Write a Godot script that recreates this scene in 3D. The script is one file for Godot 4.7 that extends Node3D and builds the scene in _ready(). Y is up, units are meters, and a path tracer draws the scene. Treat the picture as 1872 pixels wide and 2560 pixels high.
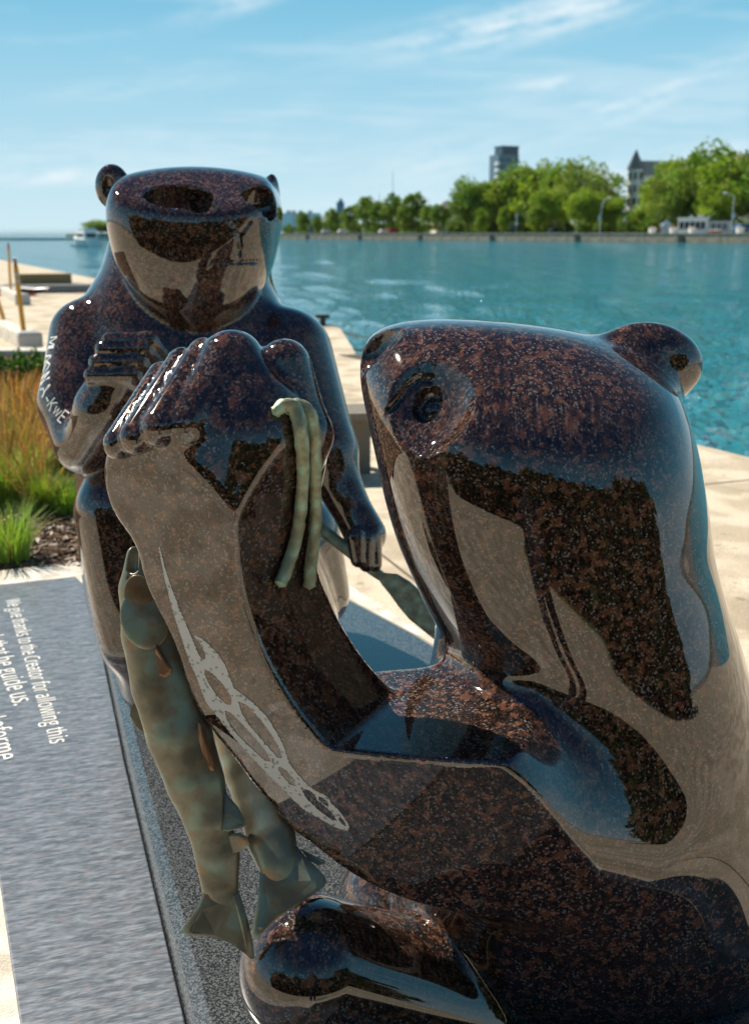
extends Node3D

# ------------------------------------------------------------------ carved stone: signed distance fields
class Sdf:
	var op := PackedInt32Array()
	var kk := PackedFloat64Array()
	var kind := PackedInt32Array()
	var A := PackedVector3Array()
	var B := PackedVector3Array()
	var C := PackedVector3Array()
	var D := PackedVector3Array()
	var E := PackedVector3Array()
	var F := PackedVector3Array()
	var tabs := []
	var all := PackedInt32Array()
	const NT := 480
	func rc(a: Vector3, b: Vector3, ra: float, rb: float, sq: Vector3, f: float) -> Array:
		var ba := b - a
		if sq.length() > 0.5:
			ba += sq * (ba.dot(sq) * (1.0 / f - 1.0))
		return [0, a, ba, sq, Vector3.ZERO, Vector3.ZERO, Vector3(ra, rb, f)]
	func el(c: Vector3, u: Vector3, w: Vector3, r: Vector3) -> Array:
		return [1, c, u, w, u.cross(w), r, Vector3.ZERO]
	func pl(c: Vector3, n: Vector3) -> Array:
		return [2, c, n, Vector3.ZERO, Vector3.ZERO, Vector3.ZERO, Vector3.ZERO]
	func loft(rows: Array, _yaw: float) -> Array:
		var n := rows.size()
		var y0: float = rows[0][0]
		var y1: float = rows[n - 1][0]
		var t := []
		for i in NT:
			var y := lerpf(y0, y1, i / (NT - 1.0))
			var k := 0
			while k < n - 2 and float(rows[k + 1][0]) < y:
				k += 1
			var ya: float = rows[k][0]
			var yb: float = rows[k + 1][0]
			var h := yb - ya
			var f := (y - ya) / h
			var q := PackedFloat64Array()
			for j in range(1, 6):
				var p1: float = rows[k][j]
				var p2: float = rows[k + 1][j]
				var m1 := (p2 - p1) / h
				var m2 := m1
				if k > 0:
					m1 = (p2 - float(rows[k - 1][j])) / (yb - float(rows[k - 1][0]))
				if k + 2 < n:
					m2 = (float(rows[k + 2][j]) - p1) / (float(rows[k + 2][0]) - ya)
				var f2 := f * f
				var f3 := f2 * f
				q.append(p1 * (2 * f3 - 3 * f2 + 1) + m1 * h * (f3 - 2 * f2 + f) + p2 * (3 * f2 - 2 * f3) + m2 * h * (f3 - f2))
			t.append(q)
		for pass_ in 24:
			var t2 := t.duplicate(true)
			for i in range(1, NT - 1):
				for j in 5:
					t2[i][j] = (t[i - 1][j] + 2.0 * t[i][j] + t[i + 1][j]) / 4.0
			t = t2
		var flat := PackedFloat64Array()
		for q in t:
			flat.append_array(q)
		tabs.append(flat)
		return [3, Vector3(y0, y1, tabs.size() - 1), Vector3.ZERO, Vector3.ZERO, Vector3.ZERO, Vector3.ZERO, Vector3.ZERO]
	func add(o: String, k: float, p: Array = []) -> void:
		op.append(["u", "s", "i", "push", "pop", "popi"].find(o))
		kk.append(k)
		if p.is_empty():
			p = [9, Vector3.ZERO, Vector3.ZERO, Vector3.ZERO, Vector3.ZERO, Vector3.ZERO, Vector3.ZERO]
		kind.append(p[0])
		A.append(p[1])
		B.append(p[2])
		C.append(p[3])
		D.append(p[4])
		E.append(p[5])
		F.append(p[6])
		all.append(all.size())
	func prim(i: int, p: Vector3) -> float:
		var q := p - A[i]
		match kind[i]:
			0:
				var ba := B[i]
				var f := F[i]
				var sq := C[i]
				var g := 1.0
				if sq.x != 0.0 or sq.y != 0.0 or sq.z != 0.0:
					q += sq * (q.dot(sq) * (1.0 / f.z - 1.0))
					g = minf(1.0, f.z)
				var l2 := ba.length_squared()
				var rr := f.x - f.y
				var a2 := maxf(l2 - rr * rr, 1e-9)
				var il2 := 1.0 / l2
				var y := q.dot(ba)
				var z := y - l2
				var x2 := (q * l2 - ba * y).length_squared()
				var y2 := y * y * l2
				var z2 := z * z * l2
				var k := signf(rr) * rr * rr * x2
				if signf(z) * a2 * z2 > k:
					return (sqrt(x2 + z2) * il2 - f.y) * g
				if signf(y) * a2 * y2 < k:
					return (sqrt(x2 + y2) * il2 - f.x) * g
				return ((sqrt(x2 * a2 * il2) + y * rr) * il2 - f.x) * g
			1:
				var r := E[i]
				var e := Vector3(q.dot(B[i]), q.dot(C[i]), q.dot(D[i])) / r
				var k0 := e.length()
				return k0 * (k0 - 1.0) / maxf((e / r).length(), 1e-6)
			2:
				return q.dot(B[i])
			3:
				var s := A[i]
				var t: PackedFloat64Array = tabs[int(s.z)]
				var u := clampf((p.y - s.x) / (s.y - s.x), 0.0, 1.0) * (NT - 1)
				var m := mini(int(u), NT - 2)
				var f := u - m
				m *= 5
				var rx := lerpf(t[m + 2], t[m + 7], f)
				var rz := lerpf(t[m + 3], t[m + 8], f)
				var n := lerpf(t[m + 4], t[m + 9], f)
				var x := maxf(absf(p.x - lerpf(t[m], t[m + 5], f)) / rx, 1e-6)
				var z := maxf(absf(p.z - lerpf(t[m + 1], t[m + 6], f)) / rz, 1e-6)
				return (pow(pow(x, n) + pow(z, n), 1.0 / n) - 1.0) * minf(rx, rz) * 0.9
		return 0.0
	func eval(p: Vector3, list: PackedInt32Array) -> float:
		var acc := 10.0
		var st: Array[float] = []
		for i in list:
			var o := op[i]
			if o == 3:
				st.append(acc)
				acc = 10.0
				continue
			var k := kk[i]
			var d := 0.0
			if o == 4 or o == 5:
				d = st.pop_back()
				o = 0 if o == 4 else 2
			else:
				d = prim(i, p)
			if o == 0:
				if k > 0.0:
					var h := maxf(k - absf(acc - d), 0.0) / k
					acc = minf(acc, d) - h * h * h * k / 6.0
				else:
					acc = minf(acc, d)
			else:
				if o == 1:
					d = -d
				if k > 0.0:
					var h := maxf(k - absf(acc - d), 0.0) / k
					acc = maxf(acc, d) + h * h * h * k / 6.0
				else:
					acc = maxf(acc, d)
		return acc
	func prune(c: Vector3, r: float, list: PackedInt32Array) -> Array:
		# interval of the field within r of c, and the operations that matter there
		var lo := 10.0
		var hi := 10.0
		var stack := []
		var keep: Array[int] = []
		for i in list:
			var o := op[i]
			var k := kk[i]
			if o == 3:
				stack.append([lo, hi, keep.size()])
				keep.append(i)
				lo = 10.0
				hi = 10.0
				continue
			var plo := 0.0
			var phi := 0.0
			if o == 4 or o == 5:
				var s: Array = stack.pop_back()
				if o == 4 and lo > float(s[1]) + k:
					keep.resize(s[2])
					lo = s[0]
					hi = s[1]
					continue
				keep.append(i)
				if o == 4:
					lo = minf(lo, s[0]) - k / 6.0
					hi = minf(hi, s[1])
				else:
					lo = maxf(lo, s[0])
					hi = maxf(hi, s[1]) + k / 6.0
				continue
			var d := prim(i, c)
			plo = d - r
			phi = d + r
			if o == 0:
				if plo > hi + k:
					continue
				lo = minf(lo, plo) - k / 6.0
				hi = minf(hi, phi)
			else:
				if o == 1:
					var t := plo
					plo = -phi
					phi = -t
				if phi < lo - k:
					continue
				lo = maxf(lo, plo)
				hi = maxf(hi, phi) + k / 6.0
			keep.append(i)
		return [lo, hi, PackedInt32Array(keep)]
	func grad(p: Vector3, list: PackedInt32Array, e: float) -> Vector3:
		var a := eval(p + Vector3(e, -e, -e), list)
		var b := eval(p + Vector3(-e, -e, e), list)
		var c := eval(p + Vector3(-e, e, -e), list)
		var d := eval(p + Vector3(e, e, e), list)
		return Vector3(a - b - c + d, -a - b + c + d, -a + b - c + d) / (4.0 * e)
	func stick(p: Vector3) -> Array:
		# the nearest point of the surface, and its normal
		var list: PackedInt32Array = prune(p, 0.09, all)[2]
		var n := Vector3.UP
		for k in 3:
			var g := grad(p, list, 0.001)
			n = g.normalized()
			p -= n * clampf(eval(p, list) / maxf(g.length(), 0.3), -0.02, 0.02)
		return [p, grad(p, list, 0.0015).normalized()]
	var vs := PackedVector3Array()
	var ns := PackedVector3Array()
	var cells := {}
	var edges := PackedInt64Array()
	var cell := 0.01
	var low := Vector3.ZERO
	func rec(x: int, y: int, z: int, size: int, list: PackedInt32Array) -> void:
		var h := size * cell * 0.5
		var c := low + Vector3(x, y, z) * cell + Vector3(h, h, h)
		var pr := prune(c, h * 1.733 * 1.25, list)
		if float(pr[0]) > 0.0 or float(pr[1]) < 0.0:
			return
		list = pr[2]
		if size > 4:
			var s := size / 2
			for k in 8:
				rec(x + (k & 1) * s, y + (k >> 1 & 1) * s, z + (k >> 2) * s, s, list)
			return
		var v := PackedFloat32Array()
		v.resize(125)
		var org := low + Vector3(x, y, z) * cell
		var any := 0
		for k in 5:
			for j in 5:
				for i in 5:
					var d := eval(org + Vector3(i, j, k) * cell, list)
					v[(k * 5 + j) * 5 + i] = d
					any |= 1 if d < 0.0 else 2
		if any != 3:
			return
		for k in 4:
			for j in 4:
				for i in 4:
					var b := (k * 5 + j) * 5 + i
					var q: Array[float] = [v[b], v[b + 1], v[b + 5], v[b + 6], v[b + 25], v[b + 26], v[b + 30], v[b + 31]]
					var m := 0
					for t in 8:
						if q[t] < 0.0:
							m |= 1 << t
					if m == 0 or m == 255:
						continue
					var sum := Vector3.ZERO
					var cnt := 0
					for t in 8:
						for ax in 3:
							var t2 := t | (1 << ax)
							if t2 != t and (q[t] < 0.0) != (q[t2] < 0.0):
								var f := q[t] / (q[t] - q[t2])
								var p := Vector3(t & 1, t >> 1 & 1, t >> 2)
								p[ax] += f
								sum += p
								cnt += 1
					var w := org + (Vector3(i, j, k) + sum / cnt) * cell
					for it in 2:
						var g := grad(w, list, cell * 0.15)
						w -= g * clampf(eval(w, list) / maxf(g.length_squared(), 0.2), -cell * 0.7, cell * 0.7)
					var key := ((x + i) * 4096 + y + j) * 4096 + z + k
					cells[key] = vs.size()
					vs.append(w)
					ns.append(grad(w, list, 0.0018).normalized())
					for ax in 3:
						if (q[0] < 0.0) != (q[1 << ax] < 0.0):
							edges.append(key * 3 + ax)
	func mesh(bounds: AABB, size: float, origin: Vector3) -> ArrayMesh:
		cell = size
		low = bounds.position
		var n := 4
		while n * cell < maxf(bounds.size.x, maxf(bounds.size.y, bounds.size.z)):
			n *= 2
		rec(1, 1, 1, n, all)
		var idx := PackedInt32Array()
		var step: Array[int] = [4096 * 4096, 4096, 1]
		for e in edges:
			var ax := int(e % 3)
			var key := int(e / 3)
			var s1 := step[(ax + 1) % 3]
			var s2 := step[(ax + 2) % 3]
			var a: int = cells.get(key, -1)
			var b: int = cells.get(key - s1, -1)
			var c: int = cells.get(key - s1 - s2, -1)
			var d: int = cells.get(key - s2, -1)
			if a < 0 or b < 0 or c < 0 or d < 0:
				continue
			if (vs[b] - vs[a]).cross(vs[c] - vs[a]).dot(ns[a] + ns[c]) > 0.0:
				idx.append_array([a, c, b, a, d, c])
			else:
				idx.append_array([a, b, c, a, c, d])
		var out := PackedVector3Array()
		for p in vs:
			out.append(p - origin)
		var arr := []
		arr.resize(Mesh.ARRAY_MAX)
		arr[Mesh.ARRAY_VERTEX] = out
		arr[Mesh.ARRAY_NORMAL] = ns
		arr[Mesh.ARRAY_INDEX] = idx
		var am := ArrayMesh.new()
		am.add_surface_from_arrays(Mesh.PRIMITIVE_TRIANGLES, arr)
		return am

# ------------------------------------------------------------------ plain mesh builder
class MB:
	var v := PackedVector3Array()
	var n := PackedVector3Array()
	var c := PackedColorArray()
	var u := PackedVector2Array()
	var col := Color.WHITE
	func tri(a: Vector3, b: Vector3, d: Vector3, na := Vector3.ZERO, nb := Vector3.ZERO, nd := Vector3.ZERO) -> void:
		var f := (d - a).cross(b - a).normalized()
		v.append_array([a, b, d])
		n.append_array([f if na == Vector3.ZERO else na, f if nb == Vector3.ZERO else nb, f if nd == Vector3.ZERO else nd])
		c.append_array([col, col, col])
		u.append_array([Vector2(a.x, a.z), Vector2(b.x, b.z), Vector2(d.x, d.z)])
	func quad(a: Vector3, b: Vector3, d: Vector3, e: Vector3) -> void:
		tri(a, b, d)
		tri(a, d, e)
	func facing(a: Vector3, b: Vector3, d: Vector3, out: Vector3) -> void:
		if (d - a).cross(b - a).dot(out) < 0.0:
			tri(a, d, b)
		else:
			tri(a, b, d)
	func box(p: Vector3, s: Vector3, bs := Basis.IDENTITY) -> void:
		var h := s * 0.5
		for ax in 3:
			for sg in [-1.0, 1.0]:
				var o := Vector3.ZERO
				o[ax] = sg * h[ax]
				var e1 := Vector3.ZERO
				e1[(ax + 1) % 3] = h[(ax + 1) % 3]
				var e2 := Vector3.ZERO
				e2[(ax + 2) % 3] = h[(ax + 2) % 3]
				var w: Vector3 = bs * o
				var q := [p + bs * (o - e1 - e2), p + bs * (o + e1 - e2), p + bs * (o + e1 + e2), p + bs * (o - e1 + e2)]
				facing(q[0], q[1], q[2], w)
				facing(q[0], q[2], q[3], w)
	func cyl(a: Vector3, b: Vector3, ra: float, rb: float, seg := 10, caps := true) -> void:
		var t := (b - a).normalized()
		var x := t.cross(Vector3.RIGHT if absf(t.x) < 0.8 else Vector3.UP).normalized()
		var y := t.cross(x)
		for i in seg:
			var r0 := x * cos(TAU * i / seg) + y * sin(TAU * i / seg)
			var r1 := x * cos(TAU * (i + 1) / seg) + y * sin(TAU * (i + 1) / seg)
			var q := [a + r0 * ra, a + r1 * ra, b + r1 * rb, b + r0 * rb]
			var f: Vector3 = r0 + r1
			if (q[2] - q[0]).cross(q[1] - q[0]).dot(f) > 0.0:
				tri(q[0], q[1], q[2], r0, r1, r1)
				tri(q[0], q[2], q[3], r0, r1, r0)
			else:
				tri(q[0], q[2], q[1], r0, r1, r1)
				tri(q[0], q[3], q[2], r0, r0, r1)
			if caps:
				facing(a, q[0], q[1], -t)
				facing(b, q[3], q[2], t)
	func prism(poly: PackedVector2Array, y0: float, y1: float, bevel := 0.0, bottom := false) -> void:
		# a slab with its corners in x and z, its top edge rounded by two facets
		var cen := Vector2.ZERO
		for p in poly:
			cen += p / poly.size()
		var rings := [[0.0, y0]]
		if bevel > 0.0:
			rings.append_array([[0.0, y1 - bevel], [bevel * 0.3, y1 - bevel * 0.3], [bevel, y1]])
		else:
			rings.append([0.0, y1])
		var loops := []
		var m := poly.size()
		for r in rings:
			var l := PackedVector2Array()
			for i in m:
				var p := poly[i]
				var e0 := (p - poly[(i + m - 1) % m]).normalized()
				var e1 := (poly[(i + 1) % m] - p).normalized()
				var n0 := Vector2(-e0.y, e0.x)
				var n1 := Vector2(-e1.y, e1.x)
				if Geometry2D.is_polygon_clockwise(poly):
					n0 = -n0
					n1 = -n1
				var k := (n0 + n1).normalized()
				l.append(p + k * (float(r[0]) / maxf(k.dot(n0), 0.3)))
			loops.append(l)
		for j in rings.size() - 1:
			for i in m:
				var i2 := (i + 1) % m
				var a: Vector2 = loops[j][i]
				var b: Vector2 = loops[j][i2]
				var d: Vector2 = loops[j + 1][i2]
				var e: Vector2 = loops[j + 1][i]
				var mid := (poly[i] + poly[i2]) * 0.5
				var ed := poly[i2] - poly[i]
				var o2 := Vector2(ed.y, -ed.x)
				if Geometry2D.is_polygon_clockwise(poly):
					o2 = -o2
				var o := Vector3(o2.x, 0.3 * ed.length(), o2.y)
				facing(Vector3(a.x, rings[j][1], a.y), Vector3(b.x, rings[j][1], b.y), Vector3(d.x, rings[j + 1][1], d.y), o)
				facing(Vector3(a.x, rings[j][1], a.y), Vector3(d.x, rings[j + 1][1], d.y), Vector3(e.x, rings[j + 1][1], e.y), o)
		var top: PackedVector2Array = loops[-1]
		var ix := Geometry2D.triangulate_polygon(top)
		for i in range(0, ix.size(), 3):
			facing(Vector3(top[ix[i]].x, y1, top[ix[i]].y), Vector3(top[ix[i + 1]].x, y1, top[ix[i + 1]].y), Vector3(top[ix[i + 2]].x, y1, top[ix[i + 2]].y), Vector3.UP)
	func ball(p: Vector3, r: Vector3, seg := 10, ring := 6) -> void:
		for j in ring:
			for i in seg:
				var q := []
				for w in [[j, i], [j, i + 1], [j + 1, i + 1], [j + 1, i]]:
					var th: float = PI * w[0] / ring
					var ph: float = TAU * w[1] / seg
					q.append(Vector3(sin(th) * cos(ph), cos(th), sin(th) * sin(ph)))
				for t in [[0, 1, 2], [0, 2, 3]]:
					var a: Vector3 = q[t[0]]
					var b: Vector3 = q[t[1]]
					var d: Vector3 = q[t[2]]
					var cr := (d * r - a * r).cross(b * r - a * r)
					if cr.length() < 1e-9:
						continue
					var na := (a / r).normalized()
					var nb := (b / r).normalized()
					var nd := (d / r).normalized()
					if cr.dot(a + b + d) > 0.0:
						tri(p + a * r, p + b * r, p + d * r, na, nb, nd)
					else:
						tri(p + a * r, p + d * r, p + b * r, na, nd, nb)
	func sweep(pts: Array, rad: Array, seg := 12, flat := 1.0, side := Vector3.BACK, bump := 0.0) -> void:
		# a tube along a smooth line through pts; flattened by «flat» along «side»
		var cur := Curve3D.new()
		var m := pts.size()
		for i in m:
			var tn: Vector3 = (pts[mini(i + 1, m - 1)] - pts[maxi(i - 1, 0)]) / 6.0
			cur.add_point(pts[i], -tn, tn)
		var steps := (m - 1) * 6
		var ring := []
		var rng := RandomNumberGenerator.new()
		rng.seed = 7
		for s in steps + 1:
			var k := mini(int(s / 6), m - 2)
			var f := (s - k * 6) / 6.0
			var p := cur.sample(k, f)
			var t := (cur.sample(k, minf(f + 0.05, 1.0)) - cur.sample(k, maxf(f - 0.05, 0.0))).normalized()
			var y := (side - t * side.dot(t)).normalized()
			var x := y.cross(t)
			var r: float = lerpf(rad[k], rad[k + 1], f * f * (3.0 - 2.0 * f))
			var l := []
			for i in seg:
				var a := TAU * i / seg
				var w := 1.0 + bump * rng.randf_range(-1, 1)
				l.append([p + (x * cos(a) + y * sin(a) * flat) * r * w, (x * cos(a) * flat + y * sin(a)).normalized()])
			ring.append(l)
		for s in steps:
			for i in seg:
				var i2 := (i + 1) % seg
				var a = ring[s][i]
				var b = ring[s][i2]
				var d = ring[s + 1][i2]
				var e = ring[s + 1][i]
				if (d[0] - a[0]).cross(b[0] - a[0]).dot(a[1]) > 0.0:
					tri(a[0], b[0], d[0], a[1], b[1], d[1])
					tri(a[0], d[0], e[0], a[1], d[1], e[1])
				else:
					tri(a[0], d[0], b[0], a[1], d[1], b[1])
					tri(a[0], e[0], d[0], a[1], e[1], d[1])
		for end in [0, steps]:
			var cen := Vector3.ZERO
			for q in ring[end]:
				cen += q[0] / seg
			var out: Vector3 = ring[end][0][0] - ring[1 if end == 0 else steps - 1][0][0]
			cen += out.normalized() * float(rad[0 if end == 0 else -1]) * 0.55
			for i in seg:
				facing(cen, ring[end][i][0], ring[end][(i + 1) % seg][0], out)
	func fin(outline: Array, thick: float) -> void:
		# a flat fin through the outline's points: bevelled towards its rim
		var cen := Vector3.ZERO
		for p in outline:
			cen += p / outline.size()
		var nn := Vector3.ZERO
		for i in outline.size():
			nn += (outline[i] - cen).cross(outline[(i + 1) % outline.size()] - cen)
		nn = nn.normalized()
		var ex: Vector3 = (outline[0] - cen)
		ex = (ex - nn * ex.dot(nn)).normalized()
		var ey := nn.cross(ex)
		var p2 := PackedVector2Array()
		for p in outline:
			p2.append(Vector2((p - cen).dot(ex), (p - cen).dot(ey)))
		var ix := Geometry2D.triangulate_polygon(p2)
		var inn := []
		for p in outline:
			inn.append(p.lerp(cen, 0.22))
		for sg in [-1.0, 1.0]:
			var o: Vector3 = nn * sg * thick * 0.5
			var fn: Vector3 = nn * sg
			for i in range(0, ix.size(), 3):
				facing(inn[ix[i]] + o, inn[ix[i + 1]] + o, inn[ix[i + 2]] + o, o)
			for i in outline.size():
				var i2 := (i + 1) % outline.size()
				var r1: Vector3 = (fn + (outline[i] - cen).normalized() * 0.55).normalized()
				var r2: Vector3 = (fn + (outline[i2] - cen).normalized() * 0.55).normalized()
				var q := [inn[i] + o, inn[i2] + o, outline[i2] + o * 0.25, outline[i] + o * 0.25]
				if (q[2] - q[0]).cross(q[1] - q[0]).dot(o) > 0.0:
					tri(q[0], q[1], q[2], fn, fn, r2)
					tri(q[0], q[2], q[3], fn, r2, r1)
				else:
					tri(q[0], q[2], q[1], fn, r2, fn)
					tri(q[0], q[3], q[2], fn, r1, r2)
		for i in outline.size():
			var i2 := (i + 1) % outline.size()
			var o := nn * thick * 0.125
			quad(outline[i] - o, outline[i2] - o, outline[i2] + o, outline[i] + o)
	func done(origin := Vector3.ZERO) -> ArrayMesh:
		var arr := []
		arr.resize(Mesh.ARRAY_MAX)
		var w := v
		if origin != Vector3.ZERO:
			w = PackedVector3Array()
			for p in v:
				w.append(p - origin)
		arr[Mesh.ARRAY_VERTEX] = w
		arr[Mesh.ARRAY_NORMAL] = n
		arr[Mesh.ARRAY_COLOR] = c
		arr[Mesh.ARRAY_TEX_UV] = u
		var m := ArrayMesh.new()
		m.add_surface_from_arrays(Mesh.PRIMITIVE_TRIANGLES, arr)
		return m

# ------------------------------------------------------------------ naming helpers
var taken := {}
func numbered(called: String) -> String:
	taken[called] = taken.get(called, -1) + 1
	return called if taken[called] == 0 else "%s_%03d" % [called, taken[called]]

func tag(o: Node3D, label: String, category: String, group := "", kind := "") -> Node3D:
	if label:
		o.set_meta("label", label)
	if category:
		o.set_meta("category", category)
	if group:
		o.set_meta("group", group)
	if kind:
		o.set_meta("kind", kind)
	return o

func thing(called: String, label: String, category: String, at := Vector3.ZERO, turn := 0.0, group := "") -> Node3D:
	var o := Node3D.new()
	o.name = numbered(called)
	add_child(o)
	o.position = at
	o.rotation.y = turn
	tag(o, label, category, group)
	return o

func part(called: String, mesh: Mesh, mat: Material, parent: Node = self) -> MeshInstance3D:
	var o := MeshInstance3D.new()
	o.name = numbered(called) if parent == self else called
	o.mesh = mesh
	o.material_override = mat
	parent.add_child(o, true)
	return o

func structure(called: String, mesh: Mesh, mat: Material) -> MeshInstance3D:
	var o := part(called, mesh, mat)
	o.set_meta("kind", "structure")
	return o

# ------------------------------------------------------------------ materials
func lin(r: float, g: float, b: float) -> Color:
	return Color(r, g, b).linear_to_srgb()

func mat(col: Color, rough := 0.6, metal := 0.0, spec := 0.5) -> StandardMaterial3D:
	var m := StandardMaterial3D.new()
	m.albedo_color = col
	m.roughness = rough
	m.metallic = metal
	m.metallic_specular = spec
	return m

func vmat(rough := 0.7, spec := 0.4) -> StandardMaterial3D:
	var m := mat(Color.WHITE, rough, 0.0, spec)
	m.vertex_color_use_as_albedo = true
	return m

func noise_bytes(size: int, freq: float, seed_: int, kind := FastNoiseLite.TYPE_SIMPLEX_SMOOTH, octaves := 3, stretch := 1, warp := 0.0) -> PackedByteArray:
	var f := FastNoiseLite.new()
	f.noise_type = kind
	f.frequency = freq
	f.seed = seed_
	f.fractal_octaves = octaves
	f.fractal_type = FastNoiseLite.FRACTAL_FBM if octaves > 1 else FastNoiseLite.FRACTAL_NONE
	f.cellular_return_type = FastNoiseLite.RETURN_CELL_VALUE
	f.cellular_jitter = 1.0
	if warp > 0.0:
		f.domain_warp_enabled = true
		f.domain_warp_amplitude = warp
		f.domain_warp_frequency = freq * 2.5
	var im := f.get_seamless_image(size, size / stretch, false, false, 0.15, true)
	im.convert(Image.FORMAT_L8)
	if stretch > 1:
		im.resize(size, size, Image.INTERPOLATE_BILINEAR)
	return im.get_data()

func srgb8(x: float) -> int:
	return int(clampf((1.055 * pow(x, 1.0 / 2.4) - 0.055) if x > 0.0031308 else x * 12.92, 0.0, 1.0) * 255.0)

func picture(size: int, bytes: PackedByteArray) -> ImageTexture:
	return ImageTexture.create_from_image(Image.create_from_data(size, size, false, Image.FORMAT_RGB8, bytes))

func ramp(size: int, pick: Callable) -> ImageTexture:
	var b := PackedByteArray()
	b.resize(size * size * 3)
	for i in size * size:
		var q: Vector3 = pick.call(i)
		b[i * 3] = srgb8(q.x)
		b[i * 3 + 1] = srgb8(q.y)
		b[i * 3 + 2] = srgb8(q.z)
	return picture(size, b)

func grey(size: int, bytes: PackedByteArray) -> ImageTexture:
	return ImageTexture.create_from_image(Image.create_from_data(size, size, false, Image.FORMAT_L8, bytes))

func tri(m: StandardMaterial3D, scale: float, world := false) -> StandardMaterial3D:
	m.uv1_triplanar = true
	m.uv1_world_triplanar = world
	m.uv1_scale = Vector3.ONE * scale
	m.uv1_triplanar_sharpness = 4.0
	return m

var M := {}
func materials() -> void:
	# polished red-brown granite of the bears
	var s := 1024
	var c1 := noise_bytes(s, 0.042, 3, FastNoiseLite.TYPE_CELLULAR, 1, 1, 22.0)
	var c2 := noise_bytes(s, 0.13, 9, FastNoiseLite.TYPE_CELLULAR, 1, 1, 8.0)
	var n1 := noise_bytes(s, 0.012, 5, FastNoiseLite.TYPE_SIMPLEX_SMOOTH, 3)
	var n2 := noise_bytes(s, 0.20, 6, FastNoiseLite.TYPE_SIMPLEX_SMOOTH, 2)
	var n3 := noise_bytes(s, 0.35, 7, FastNoiseLite.TYPE_SIMPLEX_SMOOTH, 2)
	var g := mat(Color.WHITE, 0.03, 0.0, 0.62)
	g.albedo_texture = ramp(s, func(i: int) -> Vector3:
		var a := c1[i] / 255.0
		var b := c2[i] / 255.0
		var w := n1[i] / 255.0
		var f := n2[i] / 255.0
		var e := n3[i] / 255.0
		var q := Vector3(0.007, 0.0055, 0.005)
		if a > 0.80 - (w - 0.5) * 1.1:
			q = Vector3(0.165, 0.072, 0.043) * (0.12 + 2.1 * f * e)
			if b > 0.80:
				q = q.lerp(Vector3(0.30, 0.19, 0.14), 0.5)
		elif b > 0.90:
			q = Vector3(0.20, 0.18, 0.17) * (0.3 + f)
		elif b > 0.62:
			q = Vector3(0.075, 0.035, 0.022) * (0.3 + f * e * 2.2)
		elif b < 0.30:
			q = Vector3(0.024, 0.018, 0.016) * (0.5 + e)
		return q * (0.6 + 0.8 * e))
	g.clearcoat_enabled = true
	g.clearcoat = 0.5
	g.clearcoat_roughness = 0.02
	M.granite = tri(g, 2.3)
	# blue-black speckled granite of the plinth
	var d := mat(Color.WHITE, 0.16, 0.0, 0.6)
	d.albedo_texture = ramp(s, func(i: int) -> Vector3:
		var a := c2[i] / 255.0
		var f := n2[i] / 255.0
		var q := Vector3(0.022, 0.026, 0.030)
		if a > 0.62:
			q = Vector3(0.13, 0.142, 0.152) * (0.4 + f)
		elif a > 0.42:
			q = Vector3(0.050, 0.058, 0.065)
		return q * (0.7 + 0.6 * f))
	d.clearcoat_enabled = true
	d.clearcoat = 0.4
	d.clearcoat_roughness = 0.08
	M.plinth = tri(d, 2.6)
	# honed blue-grey slab with its streaks
	var st := noise_bytes(s, 0.022, 21, FastNoiseLite.TYPE_SIMPLEX_SMOOTH, 5, 4, 20.0)
	var st2 := noise_bytes(s, 0.07, 22, FastNoiseLite.TYPE_SIMPLEX_SMOOTH, 4, 4)
	var p := mat(Color.WHITE, 0.34, 0.0, 0.5)
	p.albedo_texture = ramp(s, func(i: int) -> Vector3:
		var t := clampf((st[i] / 255.0 - 0.5) * 1.1 + (st2[i] / 255.0 - 0.5) * 1.0 + 0.5, 0.0, 1.0)
		var w := n1[i] / 255.0
		return (Vector3(0.062, 0.078, 0.102).lerp(Vector3(0.225, 0.258, 0.305), t * t * 0.3 + t * 0.7) * (0.80 + 0.40 * n3[i] / 255.0)).lerp(Vector3(0.24, 0.20, 0.21), maxf(w - 0.58, 0.0)))
	p.uv1_scale = Vector3(1.9, 1.6, 1)
	M.slab = p
	# patinated bronze
	var b1 := noise_bytes(s, 0.0045, 31, FastNoiseLite.TYPE_SIMPLEX_SMOOTH, 5)
	var b2 := noise_bytes(s, 0.006, 32, FastNoiseLite.TYPE_SIMPLEX_SMOOTH, 6)
	var br := mat(Color.WHITE, 0.36, 0.45, 0.55)
	br.albedo_texture = ramp(s, func(i: int) -> Vector3:
		var a := b1[i] / 255.0
		var b := b2[i] / 255.0
		var f := n2[i] / 255.0
		var q := Vector3(0.195, 0.186, 0.136)
		q = q.lerp(Vector3(0.225, 0.300, 0.245), smoothstep(0.42, 0.76, a) * 0.9)
		q = q.lerp(Vector3(0.260, 0.150, 0.075), smoothstep(0.58, 0.90, b) * 0.75)
		q = q.lerp(Vector3(0.095, 0.088, 0.064), smoothstep(0.44, 0.15, a) * 0.6)
		return q * (0.72 + 0.56 * f))
	br.heightmap_enabled = true
	br.heightmap_texture = grey(s, b2)
	br.heightmap_scale = 0.06
	M.bronze = tri(br, 2.6)
	var bg: StandardMaterial3D = br.duplicate()
	bg.albedo_color = lin(1.75, 1.95, 1.7)
	bg.metallic = 0.2
	bg.roughness = 0.55
	bg.heightmap_scale = 0.22
	bg.uv1_scale = Vector3.ONE * 5.0
	M.bronze_green = bg
	var bb: StandardMaterial3D = br.duplicate()
	bb.albedo_color = lin(1.05, 0.66, 0.42)
	M.bronze_brown = bb
	M.bronze_orange = mat(lin(0.23, 0.115, 0.05), 0.45, 0.3)
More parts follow.
